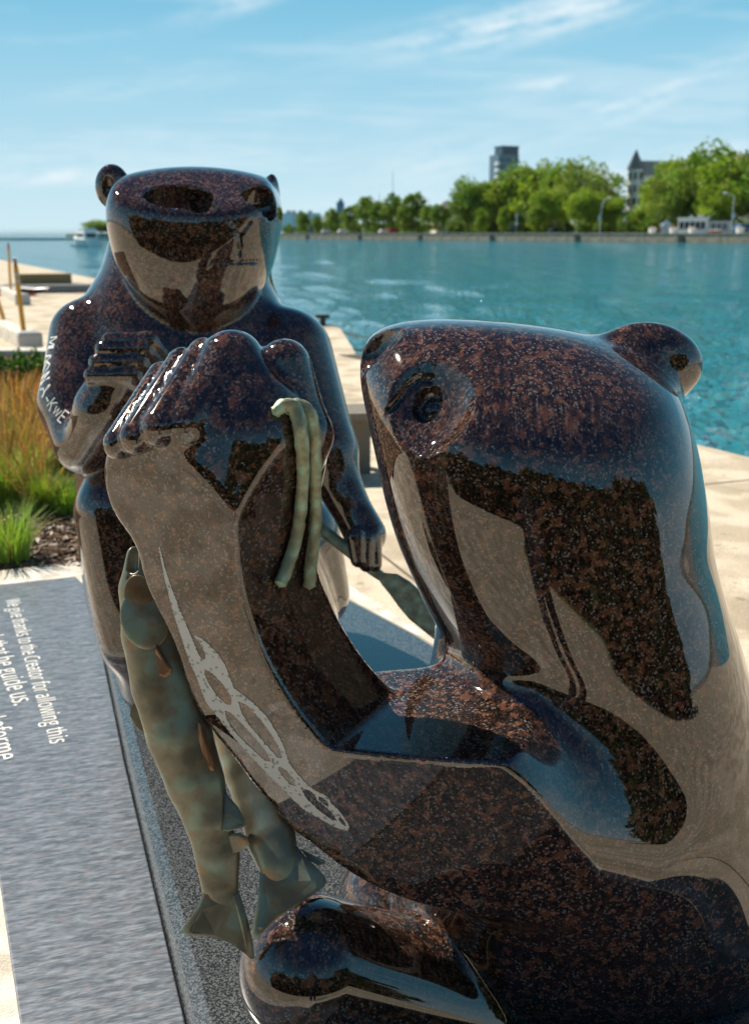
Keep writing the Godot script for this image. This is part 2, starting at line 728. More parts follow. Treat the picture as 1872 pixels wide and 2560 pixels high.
	# concrete
	var k1 := noise_bytes(s, 0.005, 41, FastNoiseLite.TYPE_SIMPLEX_SMOOTH, 6)
	var k2 := noise_bytes(s, 0.16, 42, FastNoiseLite.TYPE_SIMPLEX_SMOOTH, 3)
	var q1 := mat(Color.WHITE, 0.85, 0.0, 0.3)
	q1.albedo_texture = ramp(s, func(i: int) -> Vector3:
		var t := k1[i] / 255.0
		var f := k2[i] / 255.0
		var q := Vector3(0.44, 0.375, 0.285).lerp(Vector3(0.59, 0.515, 0.41), smoothstep(0.32, 0.66, t))
		q = q.lerp(Vector3(0.33, 0.275, 0.20), smoothstep(0.64, 0.80, b1[i] / 255.0) * 0.5)
		if c2[i] > 250:
			q *= 0.7
		return q * (0.80 + 0.40 * f))
	q1.heightmap_enabled = true
	q1.heightmap_texture = grey(s, k2)
	q1.heightmap_scale = 0.25
	M.quay = tri(q1, 0.27, true)
	var q2: StandardMaterial3D = q1.duplicate()
	q2.albedo_color = lin(1.25, 1.36, 1.55)
	q2.uv1_scale = Vector3.ONE * 0.7
	M.white_concrete = q2
	var q3: StandardMaterial3D = q1.duplicate()
	q3.albedo_color = lin(0.55, 0.55, 0.55)
	q3.uv1_scale = Vector3.ONE * 0.08
	M.sea_wall = q3
	# bark mulch
	var mu := mat(Color.WHITE, 0.9, 0.0, 0.2)
	mu.albedo_texture = ramp(512, func(i: int) -> Vector3:
		var j := (i / 512) * 1024 + i % 512
		var b := c2[j] / 255.0
		return Vector3(0.05, 0.032, 0.02).lerp(Vector3(0.17, 0.105, 0.062), b * b) * (0.6 + 0.8 * n2[j] / 255.0))
	M.mulch = tri(mu, 1.3, true)
	M.water = mat(lin(0.006, 0.185, 0.250), 0.06, 0.0, 0.28)
	var rip := noise_bytes(s, 0.014, 51, FastNoiseLite.TYPE_SIMPLEX_SMOOTH, 4, 2)
	M.water.heightmap_enabled = true
	M.water.heightmap_texture = grey(s, rip)
	M.water.heightmap_scale = 34.0
	tri(M.water, 0.21, true)
	M.leaf = vmat(0.6, 0.35)
	M.leaf.backlight_enabled = true
	M.leaf.backlight = lin(0.7, 0.8, 0.35)
	M.bark = mat(lin(0.10, 0.075, 0.055), 0.9)
	M.paint = vmat(0.5)
	M.steel = mat(lin(0.30, 0.30, 0.31), 0.45, 0.6)
	M.iron = mat(lin(0.03, 0.03, 0.032), 0.5, 0.3)
	M.glass = mat(lin(0.02, 0.035, 0.045), 0.05, 0.0, 0.6)
	M.white = mat(lin(0.78, 0.78, 0.76), 0.45)
	M.etch = mat(Color.WHITE, 0.8, 0.0, 0.3)
	M.etch.albedo_texture = ramp(512, func(i: int) -> Vector3:
		var j := (i / 512) * 1024 + i % 512
		var t := c2[j] / 255.0
		return Vector3(0.56, 0.57, 0.56) * (0.78 + 0.34 * n2[j] / 255.0) * (0.45 if t < 0.10 else 1.0))
	tri(M.etch, 3.5)
	M.yellow = mat(lin(0.62, 0.30, 0.02), 0.45)
	M.band = mat(lin(0.45, 0.44, 0.42), 0.4)
	M.plank = mat(lin(0.20, 0.18, 0.15), 0.7)
	M.added_lawn = mat(lin(0.07, 0.12, 0.03), 0.9)

# ------------------------------------------------------------------ sky
func sky_picture() -> ImageTexture:
	var w := 2048
	var h := 1024
	var f := FastNoiseLite.new()
	f.seed = 4
	f.frequency = 1.6
	f.fractal_octaves = 5
	f.noise_type = FastNoiseLite.TYPE_SIMPLEX_SMOOTH
	var f2 := FastNoiseLite.new()
	f2.seed = 14
	f2.frequency = 0.7
	f2.fractal_octaves = 3
	# wisps: azimuth from straight ahead, height, half length, half width (degrees), slope, strength
	var wisps := [[7.5, 9.8, 8.0, 1.0, 0.17, 0.78], [13.5, 6.3, 5.0, 0.8, 0.42, 0.55], [9.2, 7.0, 3.6, 0.4, 0.03, 0.6], [11.5, 5.9, 2.6, 0.33, 0.02, 0.6], [3.5, 3.4, 6.0, 1.5, 0.1, 0.30], [14.5, 3.0, 6.5, 0.9, 0.16, 0.7], [16.5, 2.5, 4.0, 0.55, 0.1, 0.7], [-14.5, 2.7, 6.5, 0.42, 0.05, 0.62], [-6.5, 10.6, 3.0, 0.6, 0.3, 0.5], [-11.0, 6.8, 5.0, 0.5, 0.12, 0.25], [2.0, 1.4, 6.0, 0.7, 0.02, 0.35], [-11.0, 4.3, 4.0, 0.4, 0.1, 0.25]]
	var out := PackedFloat32Array()
	out.resize(w * h * 3)
	var hor := Vector3(0.430, 0.560, 0.605)
	var mid := Vector3(0.096, 0.335, 0.492)
	var up := Vector3(0.013, 0.043, 0.112)
	for j in h:
		var el := 90.0 - (j + 0.5) / h * 180.0
		var base := Vector3(0.28, 0.28, 0.26)
		if el > 0.0:
			base = hor.lerp(mid, pow(clampf(el / 13.0, 0.0, 1.0), 0.85))
			if el > 9.0:
				base = base.lerp(up, smoothstep(6.0, 48.0, el))
		for i in w:
			var q := base
			if el > 0.0 and el < 75.0:
				var az := (i + 0.5) / w * 360.0
				if az > 180.0:
					az -= 360.0
				var dir := Vector3(sin(deg_to_rad(az)), tan(deg_to_rad(el)), -cos(deg_to_rad(az)))
				var lay := Vector2(dir.x, dir.z) / (dir.y + 0.10)
				var a := 0.0
				var n := f2.get_noise_2d(lay.x * 0.5 + lay.y * 0.2, lay.y * 0.9)
				var fine := f.get_noise_2d(lay.x * 0.9 + lay.y * 0.5, lay.y * 3.0)
				a = clampf(n * 0.4 + fine * 0.3 - 0.03, 0.0, 0.2) * smoothstep(0.3, 3.0, el) * (1.0 - smoothstep(15.0, 40.0, el) * 0.85)
				if absf(az) < 40.0 and el < 20.0:
					var tex := 0.5 + 0.9 * f.get_noise_2d(az * 0.16 - el * 0.1, el * 1.1 - az * 0.22)
					for c in wisps:
						var dx: float = az - float(c[0])
						var dy: float = el - float(c[1]) - dx * float(c[4])
						var r := pow(absf(dx) / float(c[2]), 2.0) + pow(absf(dy) / float(c[3]), 2.0)
						if r < 3.0:
							a = maxf(a, float(c[5]) * exp(-r * 1.3) * clampf(tex * 1.25, 0.0, 1.1))
				q = q.lerp(Vector3(0.63, 0.665, 0.675), clampf(a, 0.0, 0.9))
			var o := (j * w + i) * 3
			out[o] = q.x
			out[o + 1] = q.y
			out[o + 2] = q.z
	return ImageTexture.create_from_image(Image.create_from_data(w, h, false, Image.FORMAT_RGBF, out.to_byte_array()))

# ------------------------------------------------------------------ trees
func crown(rng: RandomNumberGenerator, size: Vector3, clumps: int, leaves: int, leaf: float, tone: Vector3, cone := 0.0) -> ArrayMesh:
	var b := MB.new()
	for k in clumps:
		var d := Vector3(rng.randfn(), rng.randfn(), rng.randfn()).normalized()
		var rr := pow(rng.randf(), 0.42)
		var p := d * rr
		if cone > 0.0:
			var t := (p.y + 1.0) * 0.5
			p.x *= 1.0 - cone * t
			p.z *= 1.0 - cone * t
		p = p * size * 0.5
		var cr := rng.randf_range(0.11, 0.24) * minf(size.x, size.y)
		var shade := rng.randf_range(0.65, 1.35)
		var warm := rng.randf_range(-0.15, 0.2)
		for l in leaves:
			var o := Vector3(rng.randfn(), rng.randfn() * 0.8, rng.randfn()).normalized() * cr * pow(rng.randf(), 0.3)
			var q := p + o
			var ax := Vector3(rng.randfn(), rng.randfn(), rng.randfn()).normalized()
			var ay := ax.cross(Vector3(rng.randfn(), rng.randfn() + 0.6, rng.randfn()).normalized()).normalized()
			var s := leaf * rng.randf_range(0.6, 1.3)
			var t := shade * rng.randf_range(0.8, 1.2)
			b.col = Color(tone.x * t * (1.0 + warm), tone.y * t, tone.z * t)
			b.tri(q - ax * s * 0.5, q + ay * s * 0.45, q + ax * s * 0.5)
			b.tri(q - ax * s * 0.5, q + ax * s * 0.5, q - ay * s * 0.45)
	return b.done()

func trunk(rng: RandomNumberGenerator, h: float, r: float, spread: float) -> ArrayMesh:
	var b := MB.new()
	var fork := h * 0.45
	b.cyl(Vector3.ZERO, Vector3(0, fork, 0), r, r * 0.75, 8)
	for k in 6:
		var a := TAU * k / 6.0 + rng.randf()
		var tip := Vector3(cos(a) * spread, h * rng.randf_range(0.75, 1.1), sin(a) * spread)
		b.cyl(Vector3(0, fork * 0.92, 0), tip, r * 0.5, r * 0.1, 6)
	return b.done()

var tree_kinds := {}
func tree_kind(called: String, seed_: int, size: Vector3, lift: float, clumps: int, leaves: int, leaf: float, tone: Vector3, cone := 0.0) -> void:
	var rng := RandomNumberGenerator.new()
	rng.seed = seed_
	tree_kinds[called] = [crown(rng, size, clumps, leaves, leaf, tone, cone), trunk(rng, lift + size.y * 0.25, 0.022 * size.y + 0.08, size.x * 0.28), lift + size.y * 0.5]

func tree(kind: String, called: String, label: String, category: String, at: Vector3, s: Vector3, turn: float, group := "") -> void:
	var k: Array = tree_kinds[kind]
	var t := thing(called, label, category, at, turn, group)
	t.scale = s
	part("trunk", k[1], M.bark, t)
	var c := part("crown", k[0], M.leaf, t)
	c.position.y = k[2]

func letters(text: String, size: float) -> TextMesh:
	var t := TextMesh.new()
	var f := SystemFont.new()
	f.font_names = PackedStringArray(["Droid Sans"])
	t.font = f
	t.text = text
	t.font_size = 64
	t.pixel_size = size / 46.0
	t.depth = 0.004
	t.horizontal_alignment = HORIZONTAL_ALIGNMENT_LEFT
	t.curve_step = 1.0
	return t

func window(parent: Node, at: Vector3, size: Vector3, bs := Basis.IDENTITY, m: Material = null) -> void:
	var b := MB.new()
	b.box(at, size, bs)
	part("window", b.done(), m if m else M.glass, parent)

func _ready() -> void:
	# ---- camera, sky, sun, exposure
	var cam := Camera3D.new()
	cam.name = "camera"
	add_child(cam)
	cam.fov = 50.0
	cam.near = 0.05
	cam.far = 40000.0
	cam.position = Vector3(0, 1.62, 0)
	cam.rotation_degrees = Vector3(-14.2574, 0, 0)
	var lens := CameraAttributesPhysical.new()
	lens.frustum_focal_length = 25.735
	lens.frustum_focus_distance = 2.02
	lens.exposure_aperture = 3.4
	lens.frustum_near = 0.05
	lens.frustum_far = 40000.0
	cam.attributes = lens
	var we := WorldEnvironment.new()
	we.name = "world"
	var env := Environment.new()
	env.background_mode = Environment.BG_SKY
	env.tonemap_mode = Environment.TONE_MAPPER_LINEAR
	env.tonemap_exposure = 1.55
	env.fog_enabled = true
	env.fog_density = 0.000016
	env.fog_light_color = Color(0.80, 0.90, 0.96)
	env.sdfgi_enabled = true
	env.ssao_enabled = true
	env.ssil_enabled = true
	var pan := PanoramaSkyMaterial.new()
	pan.panorama = sky_picture()
	env.sky = Sky.new()
	env.sky.sky_material = pan
	we.environment = env
	add_child(we)
	var sun := DirectionalLight3D.new()
	sun.name = "sun"
	add_child(sun)
	sun.light_energy = 1.6
	sun.light_color = Color(1.0, 0.955, 0.88)
	sun.light_angular_distance = 0.5
	sun.shadow_enabled = true
	sun.look_at_from_position(Vector3.ZERO, -Vector3(-0.52, 0.74, -0.42))
	materials()
	setting()
	statues()
	fishes()
	nearby()
	far_shore()
	garden()

func setting() -> void:
	var b := MB.new()
	var edge := PackedVector2Array([Vector2(-40, -107), Vector2(-23.4, -70.4), Vector2(-9.24, -39.0), Vector2(-1.34, -21.2), Vector2(-0.6, -19.5), Vector2(-0.2, -14.6), Vector2(2.56, -8.51), Vector2(2.85, -7.9), Vector2(7.0, -5.5), Vector2(60.0, -4.0), Vector2(60, 34), Vector2(-90, 34), Vector2(-90, -107)])
	b.prism(edge, -2.6, 0.0)
	structure("quay_pavement", b.done(), M.quay)
	for q in [[Vector2(-9.5, -39.5), Vector2(0.2, -17.0)], [Vector2(0.6, -15.5), Vector2(-6.0, -18.6)], [Vector2(-3.6, -15.6), Vector2(0.35, -4.6)], [Vector2(0.35, -4.6), Vector2(2.2, -1.0)], [Vector2(0.9, -6.6), Vector2(3.4, -7.6)], [Vector2(1.6, -2.2), Vector2(9.0, -4.3)]]:
		var d: Vector2 = (q[1] - q[0]).normalized() * 0.007
		var jb := MB.new()
		jb.prism(PackedVector2Array([q[0] + Vector2(d.y, -d.x), q[1] + Vector2(d.y, -d.x), q[1] - Vector2(d.y, -d.x), q[0] - Vector2(d.y, -d.x)]), -0.02, 0.003)
		structure("paving_joint", jb.done(), mat(lin(0.11, 0.095, 0.075), 0.95))
	# the harbour water: rings round the quay, finer close by, with low waves
	b = MB.new()
	var f := FastNoiseLite.new()
	f.seed = 8
	f.frequency = 0.17
	f.fractal_octaves = 3
	var rows := []
	var nu := 240
	for j in 150:
		var r := 9.0 * pow(1.0433, j)
		if j == 149:
			r = 30000.0
		var l := []
		for i in nu + 1:
			var a := deg_to_rad(-75.0 + 150.0 * i / nu)
			var p := Vector3(sin(a) * r, 0, -cos(a) * r)
			var amp := 0.085 * (1.0 - smoothstep(120.0, 420.0, r))
			p.y = -1.1 + f.get_noise_2d(p.x * 1.1, p.z * 1.9) * amp + f.get_noise_2d(p.x * 4.0 + 90.0, p.z * 6.0) * amp * 0.7
			l.append(p)
		rows.append(l)
	var st := SurfaceTool.new()
	st.begin(Mesh.PRIMITIVE_TRIANGLES)
	st.set_smooth_group(0)
	for j in rows.size():
		for i in nu + 1:
			st.add_vertex(rows[j][i])
	for j in rows.size() - 1:
		for i in nu:
			var a := j * (nu + 1) + i
			for k in [a, a + nu + 1, a + 1, a + 1, a + nu + 1, a + nu + 2]:
				st.add_index(k)
	st.generate_normals()
	structure("harbour_water", st.commit(), M.water)
	# plinth surround, slab and base
	b = MB.new()
	b.prism(PackedVector2Array([Vector2(-2.429, -4.849), Vector2(-1.810, -5.075), Vector2(-1.477, -5.226), Vector2(-0.55, -5.55), Vector2(-0.13, -4.88), Vector2(0.22, -4.20), Vector2(0.95, -2.9), Vector2(1.35, -1.0), Vector2(1.3, 0.2), Vector2(-0.42, 0.2)]), -0.1, 0.04, 0.008)
	structure("plinth_surround", b.done(), M.white_concrete)
	b = MB.new()
	b.prism(PackedVector2Array([Vector2(-1.20, -4.62), Vector2(-1.02, -4.98), Vector2(-0.55, -5.1), Vector2(-0.11, -4.53), Vector2(0.18, -4.07), Vector2(0.72, -3.05), Vector2(1.02, -2.0), Vector2(1.02, -1.1), Vector2(0.5, -0.75), Vector2(-0.02, -0.8), Vector2(-0.38, -1.91), Vector2(-0.755, -3.05), Vector2(-1.15, -4.3)]), 0.0, 0.10, 0.04)
	var pl := thing("granite_plinth", "dark speckled granite plinth slab with polished rounded edge under both bears", "plinth", Vector3(0, 0, -3))
	part("plinth_slab", b.done(Vector3(0, 0, -3)), M.plinth, pl)
	var po := Vector3(-1.2, 0.0, -3.4)
	var pn := thing("inscribed_slab", "streaked blue grey stone panel with white inscription beside the bears", "plaque", po)
	b = MB.new()
	b.prism(PackedVector2Array([Vector2(-1.90, -4.72), Vector2(-1.40, -4.915), Vector2(-1.215, -4.60), Vector2(-1.155, -4.3), Vector2(-0.76, -3.05), Vector2(-0.385, -1.91), Vector2(-0.12, -1.05), Vector2(-0.40, -1.0), Vector2(-0.72, -1.91), Vector2(-0.91, -2.37)]), 0.03, 0.06, 0.004)
	for i in b.u.size():
		b.u[i] = Vector2(b.u[i].x * 0.30 + b.u[i].y * 0.954, b.u[i].x * 0.954 - b.u[i].y * 0.30)
	part("stone_panel", b.done(po), M.slab, pn)
	var lines := [["We give thanks to the Creator for allowing this", Vector3(-1.5891, 0.0605, -4.5807), Vector3(-0.9935, 0.0605, -3.1814)], ["creations. We ask that he guide us.", Vector3(-1.8179, 0.0605, -4.7200), Vector3(-1.1967, 0.0605, -3.4779)], ["R. Stacey Laforme", Vector3(-1.4277, 0.0605, -3.7240), Vector3(-1.1255, 0.0605, -3.0764)]]
	for l in lines:
		var t := letters(l[0], 0.05)
		var w := t.get_aabb().size.x
		var d: Vector3 = l[2] - l[1]
		var o := part("inscription", t, M.white, pn)
		var x := d / w
		var up := Vector3.UP.cross(d).normalized()
		o.transform = Transform3D(Basis(x, up * x.length() * 1.1, Vector3.UP * 0.4), l[1] - po)

func statues() -> void:
	# ---- the bear in front
	var s := Sdf.new()
	s.add("u",0.0000,s.loft([[-0.6813,0.5509,-2.2600,0.5350,0.3400,2.3000],[-0.2797,0.5312,-2.2600,0.5158,0.3700,2.3000],[0.0337,0.5104,-2.2600,0.4848,0.4000,2.3000],[0.2193,0.4901,-2.2500,0.4525,0.4500,2.3000],[0.3635,0.4690,-2.2400,0.4260,0.4400,2.3000],[0.5088,0.4658,-2.2400,0.3860,0.4250,2.3000],[0.6692,0.4637,-2.2450,0.3423,0.4100,2.3000],[0.8043,0.4464,-2.2500,0.3146,0.3920,2.3000],[0.8749,0.4162,-2.2550,0.3164,0.3850,2.4000],[0.9737,0.3781,-2.2650,0.3237,0.3800,2.4000],[1.0713,0.3541,-2.2750,0.3309,0.3750,2.4000],[1.1677,0.3342,-2.2850,0.3323,0.3700,2.3500],[1.2613,0.3135,-2.3050,0.3327,0.3550,2.3000],[1.3247,0.2985,-2.3350,0.3303,0.3300,2.3000],[1.3873,0.2806,-2.3800,0.3187,0.2900,2.4000],[1.4429,0.2667,-2.4100,0.3119,0.2600,2.4000],[1.4998,0.2624,-2.4300,0.3027,0.2300,2.4000],[1.5761,0.2600,-2.4500,0.2856,0.2000,2.3000]],0.0000))
	s.add("i",0.1700,s.el(Vector3(0.1366,0.6356,-2.2984),Vector3(0.9988,0,0.0499),Vector3(0,1,-0),Vector3(1.15,0.81,0.85)))
	s.add("u",0.0750,s.el(Vector3(0.5836,1.3603,-2.3174),Vector3(0.9701,-0.2425,0),Vector3(0.2425,0.9701,0),Vector3(0.108,0.078,0.06)))
	s.add("s",0.0200,s.el(Vector3(0.7097,1.2455,-2.2263),Vector3(0.9578,-0.2873,0),Vector3(0.2873,0.9578,0),Vector3(0.07,0.085,0.12)))
	s.add("s",0.0040,s.el(Vector3(0.0862,1.3663,-2.0351),Vector3(-0.4893,0.3779,0.786),Vector3(0.2274,0.9254,-0.3033),Vector3(0.088,0.166,0.124)))
	s.add("s",0.0030,s.el(Vector3(-0.0156,1.4091,-2.2449),Vector3(-0.621,0.7011,-0.3505),Vector3(0.5156,0.7022,0.4911),Vector3(0.052,0.1,0.075)))
	s.add("push",0.0000)
	s.add("push",0.0000)
	s.add("u",0.0000,s.rc(Vector3(0.3736,0.4808,-2.0217),Vector3(0.097,0.6243,-1.8725),0.2800,0.2620,Vector3(0.1483,0.9889,0),0.740))
	s.add("u",0.0500,s.rc(Vector3(0.0965,0.6291,-1.8634),Vector3(-0.0686,0.6964,-1.8805),0.2620,0.1950,Vector3(0.3714,0.9285,0),0.800))
	s.add("i",0.0120,s.pl(Vector3(0.1051,0.7488,-1.739),Vector3(-0.0598,0.9964,0.0598)))
	s.add("pop",0.0000)
	s.add("push",0.0000)
	s.add("u",0.0000,s.rc(Vector3(-0.2403,1.2351,-1.9657),Vector3(-0.2606,1.0434,-1.9016),0.1550,0.1490,Vector3(0,0,0),1.000))
	s.add("u",0.0500,s.rc(Vector3(-0.3434,1.1932,-1.9448),Vector3(-0.2672,1.091,-1.9137),0.1420,0.1380,Vector3(0,0,0),1.000))
	s.add("u",0.0500,s.rc(Vector3(-0.2626,1.039,-1.9159),Vector3(-0.1767,0.8389,-1.8651),0.1470,0.1550,Vector3(0,0,0),1.000))
	s.add("u",0.0800,s.rc(Vector3(-0.1767,0.8389,-1.8651),Vector3(-0.0474,0.6636,-1.8721),0.1550,0.1650,Vector3(0,0,0),1.000))
	s.add("s",0.0140,s.el(Vector3(0.2357,1.08,-1.5001),Vector3(0.829,0,0.5593),Vector3(0,1,-0),Vector3(0.55,0.52,2.5)))
	s.add("pop",0.0200)
	s.add("i",0.0120,s.el(Vector3(0.4749,1.5268,-3.3107),Vector3(1,0,0),Vector3(0,1,0),Vector3(1.7,2.9,1.7)))
	s.add("pop",0.1000)
	s.add("push",0.0000)
	s.add("u",0.0000,s.rc(Vector3(-0.2538,1.3946,-1.9753),Vector3(-0.2262,1.3188,-1.9354),0.0580,0.0780,Vector3(0,0,0),1.000))
	s.add("u",0.0000,s.rc(Vector3(-0.2262,1.3188,-1.9354),Vector3(-0.1924,1.228,-1.9382),0.0780,0.0600,Vector3(0,0,0),1.000))
	s.add("u",0.0300,s.rc(Vector3(-0.2584,1.3953,-1.9549),Vector3(-0.3224,1.3031,-1.8468),0.0500,0.0360,Vector3(0,0,0),1.000))
	s.add("pop",0.0300)
	s.add("push",0.0000)
	s.add("u",0.0200,s.rc(Vector3(-0.3042,1.4087,-1.9789),Vector3(-0.3644,1.2989,-1.8396),0.0310,0.0330,Vector3(0,0,0),1.000))
	s.add("pop",0.0070)
	s.add("push",0.0000)
	s.add("u",0.0200,s.rc(Vector3(-0.3441,1.391,-1.9847),Vector3(-0.405,1.2814,-1.8455),0.0310,0.0300,Vector3(0,0,0),1.000))
	s.add("pop",0.0070)
	s.add("push",0.0000)
	s.add("u",0.0200,s.rc(Vector3(-0.3848,1.3655,-1.9989),Vector3(-0.4397,1.2667,-1.8654),0.0290,0.0280,Vector3(0,0,0),1.000))
	s.add("pop",0.0070)
	s.add("push",0.0000)
	s.add("u",0.0000,s.rc(Vector3(-0.1627,1.3875,-1.9942),Vector3(-0.1262,1.2658,-1.9581),0.0480,0.0480,Vector3(0,0,0),1.000))
	s.add("u",0.0300,s.rc(Vector3(-0.1262,1.2658,-1.9581),Vector3(-0.1426,1.1221,-1.9577),0.0480,0.0200,Vector3(0,0,0),1.000))
	s.add("pop",0.0120)
	s.add("u",0.0200,s.rc(Vector3(0.0628,0.0911,-2.2735),Vector3(0.1882,0.0517,-2.3047),0.1500,0.1600,Vector3(0,0,0),1.000))
	s.add("s",0.0030,s.rc(Vector3(0.0212,1.2827,-2.107),Vector3(0.0475,1.3096,-2.1141),0.0095,0.0095,Vector3(0,0,0),1.000))
	s.add("s",0.0030,s.rc(Vector3(0.0475,1.3096,-2.1141),Vector3(0.0674,1.3329,-2.1229),0.0095,0.0095,Vector3(0,0,0),1.000))
	s.add("s",0.0030,s.rc(Vector3(0.0674,1.3329,-2.1229),Vector3(0.0863,1.3466,-2.1246),0.0095,0.0095,Vector3(0,0,0),1.000))
	s.add("s",0.0030,s.rc(Vector3(0.0863,1.3466,-2.1246),Vector3(0.1059,1.3458,-2.1177),0.0095,0.0095,Vector3(0,0,0),1.000))
	s.add("s",0.0030,s.el(Vector3(0.1014,1.3003,-2.0987),Vector3(-0.356,0.4858,0.7983),Vector3(0.2897,0.8695,-0.4),Vector3(0.03,0.038,0.029)))
	s.add("u",0.0030,s.el(Vector3(0.1128,1.2848,-2.1242),Vector3(-0.356,0.4858,0.7983),Vector3(0.2897,0.8695,-0.4),Vector3(0.017,0.026,0.02)))
	s.add("u",0.0500,s.rc(Vector3(-0.1208,0.2407,-1.8369),Vector3(0.1652,0.0316,-1.9695),0.1410,0.1700,Vector3(0,0,0),1.000))
	s.add("i", 0.006, s.pl(Vector3(0, 0.102, 0), Vector3(0, -1, 0)))
	var o := Vector3(0.42, 0.10, -2.1)
	var near := thing("bear_statue", "large polished brown granite bear in the foreground raising its clenched paw", "statue", o)
	part("granite_body", s.mesh(AABB(Vector3(-0.62, 0.06, -2.85), Vector3(1.6, 1.6, 1.6)), 0.0078, o), M.granite, near)
	# the white net-like band etched into the forearm: outline and holes in the plane of the forearm
	var outer := PackedVector2Array([Vector2(-0.3199, -0.0444), Vector2(-0.3102, -0.0406), Vector2(-0.2817, -0.0272), Vector2(-0.2440, -0.0146), Vector2(-0.2065, -0.0047), Vector2(-0.1609, 0.0065), Vector2(-0.1148, 0.0178), Vector2(-0.1043, 0.0186), Vector2(-0.1053, 0.0080), Vector2(-0.1317, 0.0046), Vector2(-0.1498, 0.0004), Vector2(-0.1387, -0.0107), Vector2(-0.1189, -0.0197), Vector2(-0.0944, -0.0251), Vector2(-0.0696, -0.0230), Vector2(-0.0494, -0.0159), Vector2(-0.0312, -0.0107), Vector2(-0.0156, -0.0182), Vector2(0.0075, -0.0295), Vector2(0.0369, -0.0361), Vector2(0.0735, -0.0350), Vector2(0.1051, -0.0281), Vector2(0.1308, -0.0177), Vector2(0.1532, -0.0140), Vector2(0.1788, -0.0166), Vector2(0.2043, -0.0238), Vector2(0.2141, -0.0332), Vector2(0.2256, -0.0389), Vector2(0.2414, -0.0368), Vector2(0.2537, -0.0396), Vector2(0.2653, -0.0406), Vector2(0.2810, -0.0409), Vector2(0.2978, -0.0359), Vector2(0.3028, -0.0254), Vector2(0.2874, -0.0084), Vector2(0.2587, 0.0095), Vector2(0.2348, 0.0254), Vector2(0.2078, 0.0333), Vector2(0.1774, 0.0369), Vector2(0.1474, 0.0446), Vector2(0.1158, 0.0510), Vector2(0.0738, 0.0595), Vector2(0.0421, 0.0649), Vector2(0.0073, 0.0679), Vector2(-0.0140, 0.0704), Vector2(-0.0335, 0.0722), Vector2(-0.0590, 0.0633), Vector2(-0.0829, 0.0557), Vector2(-0.1016, 0.0520), Vector2(-0.1237, 0.0457), Vector2(-0.1610, 0.0313), Vector2(-0.1941, 0.0201), Vector2(-0.2289, 0.0049), Vector2(-0.2596, -0.0096), Vector2(-0.2894, -0.0249), Vector2(-0.3087, -0.0359)])
	var holes := [PackedVector2Array([Vector2(-0.1480, 0.0027), Vector2(-0.1354, -0.0007), Vector2(-0.1145, 0.0008), Vector2(-0.1042, 0.0059), Vector2(-0.1031, 0.0121), Vector2(-0.1185, 0.0125), Vector2(-0.1354, 0.0116)]), PackedVector2Array([Vector2(-0.0891, 0.0255), Vector2(-0.0756, 0.0137), Vector2(-0.0411, 0.0060), Vector2(-0.0160, 0.0082), Vector2(-0.0048, 0.0182), Vector2(-0.0099, 0.0300), Vector2(-0.0332, 0.0377), Vector2(-0.0623, 0.0389), Vector2(-0.0803, 0.0338)]), PackedVector2Array([Vector2(-0.0109, -0.0001), Vector2(0.0036, -0.0132), Vector2(0.0381, -0.0209), Vector2(0.0756, -0.0216), Vector2(0.1085, -0.0171), Vector2(0.1260, -0.0079), Vector2(0.1218, 0.0009), Vector2(0.0863, 0.0057), Vector2(0.0460, 0.0115), Vector2(0.0117, 0.0098)]), PackedVector2Array([Vector2(-0.0068, 0.0422), Vector2(0.0066, 0.0304), Vector2(0.0385, 0.0229), Vector2(0.0774, 0.0158), Vector2(0.1080, 0.0146), Vector2(0.1236, 0.0210), Vector2(0.1169, 0.0310), Vector2(0.0831, 0.0421), Vector2(0.0430, 0.0532), Vector2(0.0102, 0.0523)]), PackedVector2Array([Vector2(0.1341, 0.0101), Vector2(0.1475, 0.0008), Vector2(0.1688, -0.0002), Vector2(0.1836, 0.0060), Vector2(0.1769, 0.0154), Vector2(0.1554, 0.0186), Vector2(0.1383, 0.0170)]), PackedVector2Array([Vector2(0.1869, -0.0011), Vector2(0.2002, -0.0151), Vector2(0.2126, -0.0178), Vector2(0.2220, -0.0143), Vector2(0.2382, -0.0204), Vector2(0.2630, -0.0259), Vector2(0.2788, -0.0216), Vector2(0.2698, -0.0117), Vector2(0.2400, -0.0003), Vector2(0.2085, 0.0052)]), PackedVector2Array([Vector2(0.2182, -0.0232), Vector2(0.2249, -0.0300), Vector2(0.2406, -0.0304), Vector2(0.2448, -0.0250), Vector2(0.2332, -0.0193), Vector2(0.2233, -0.0171)]), PackedVector2Array([Vector2(0.2687, -0.0335), Vector2(0.2852, -0.0356), Vector2(0.2944, -0.0304), Vector2(0.2853, -0.0262), Vector2(0.2746, -0.0270)])]
	for k in holes.size():
		var cen := Vector2.ZERO
		for p in holes[k]:
			cen += p / holes[k].size()
		var small := PackedVector2Array()
		for p in holes[k]:
			small.append(cen + (p - cen) * 0.95)
		holes[k] = small
	var lo := Vector2(9, 9)
	var hi := Vector2(-9, -9)
	for p in outer:
		lo = lo.min(p)
		hi = hi.max(p)
	var b := MB.new()
	var cs := 0.002
	var pts := {}
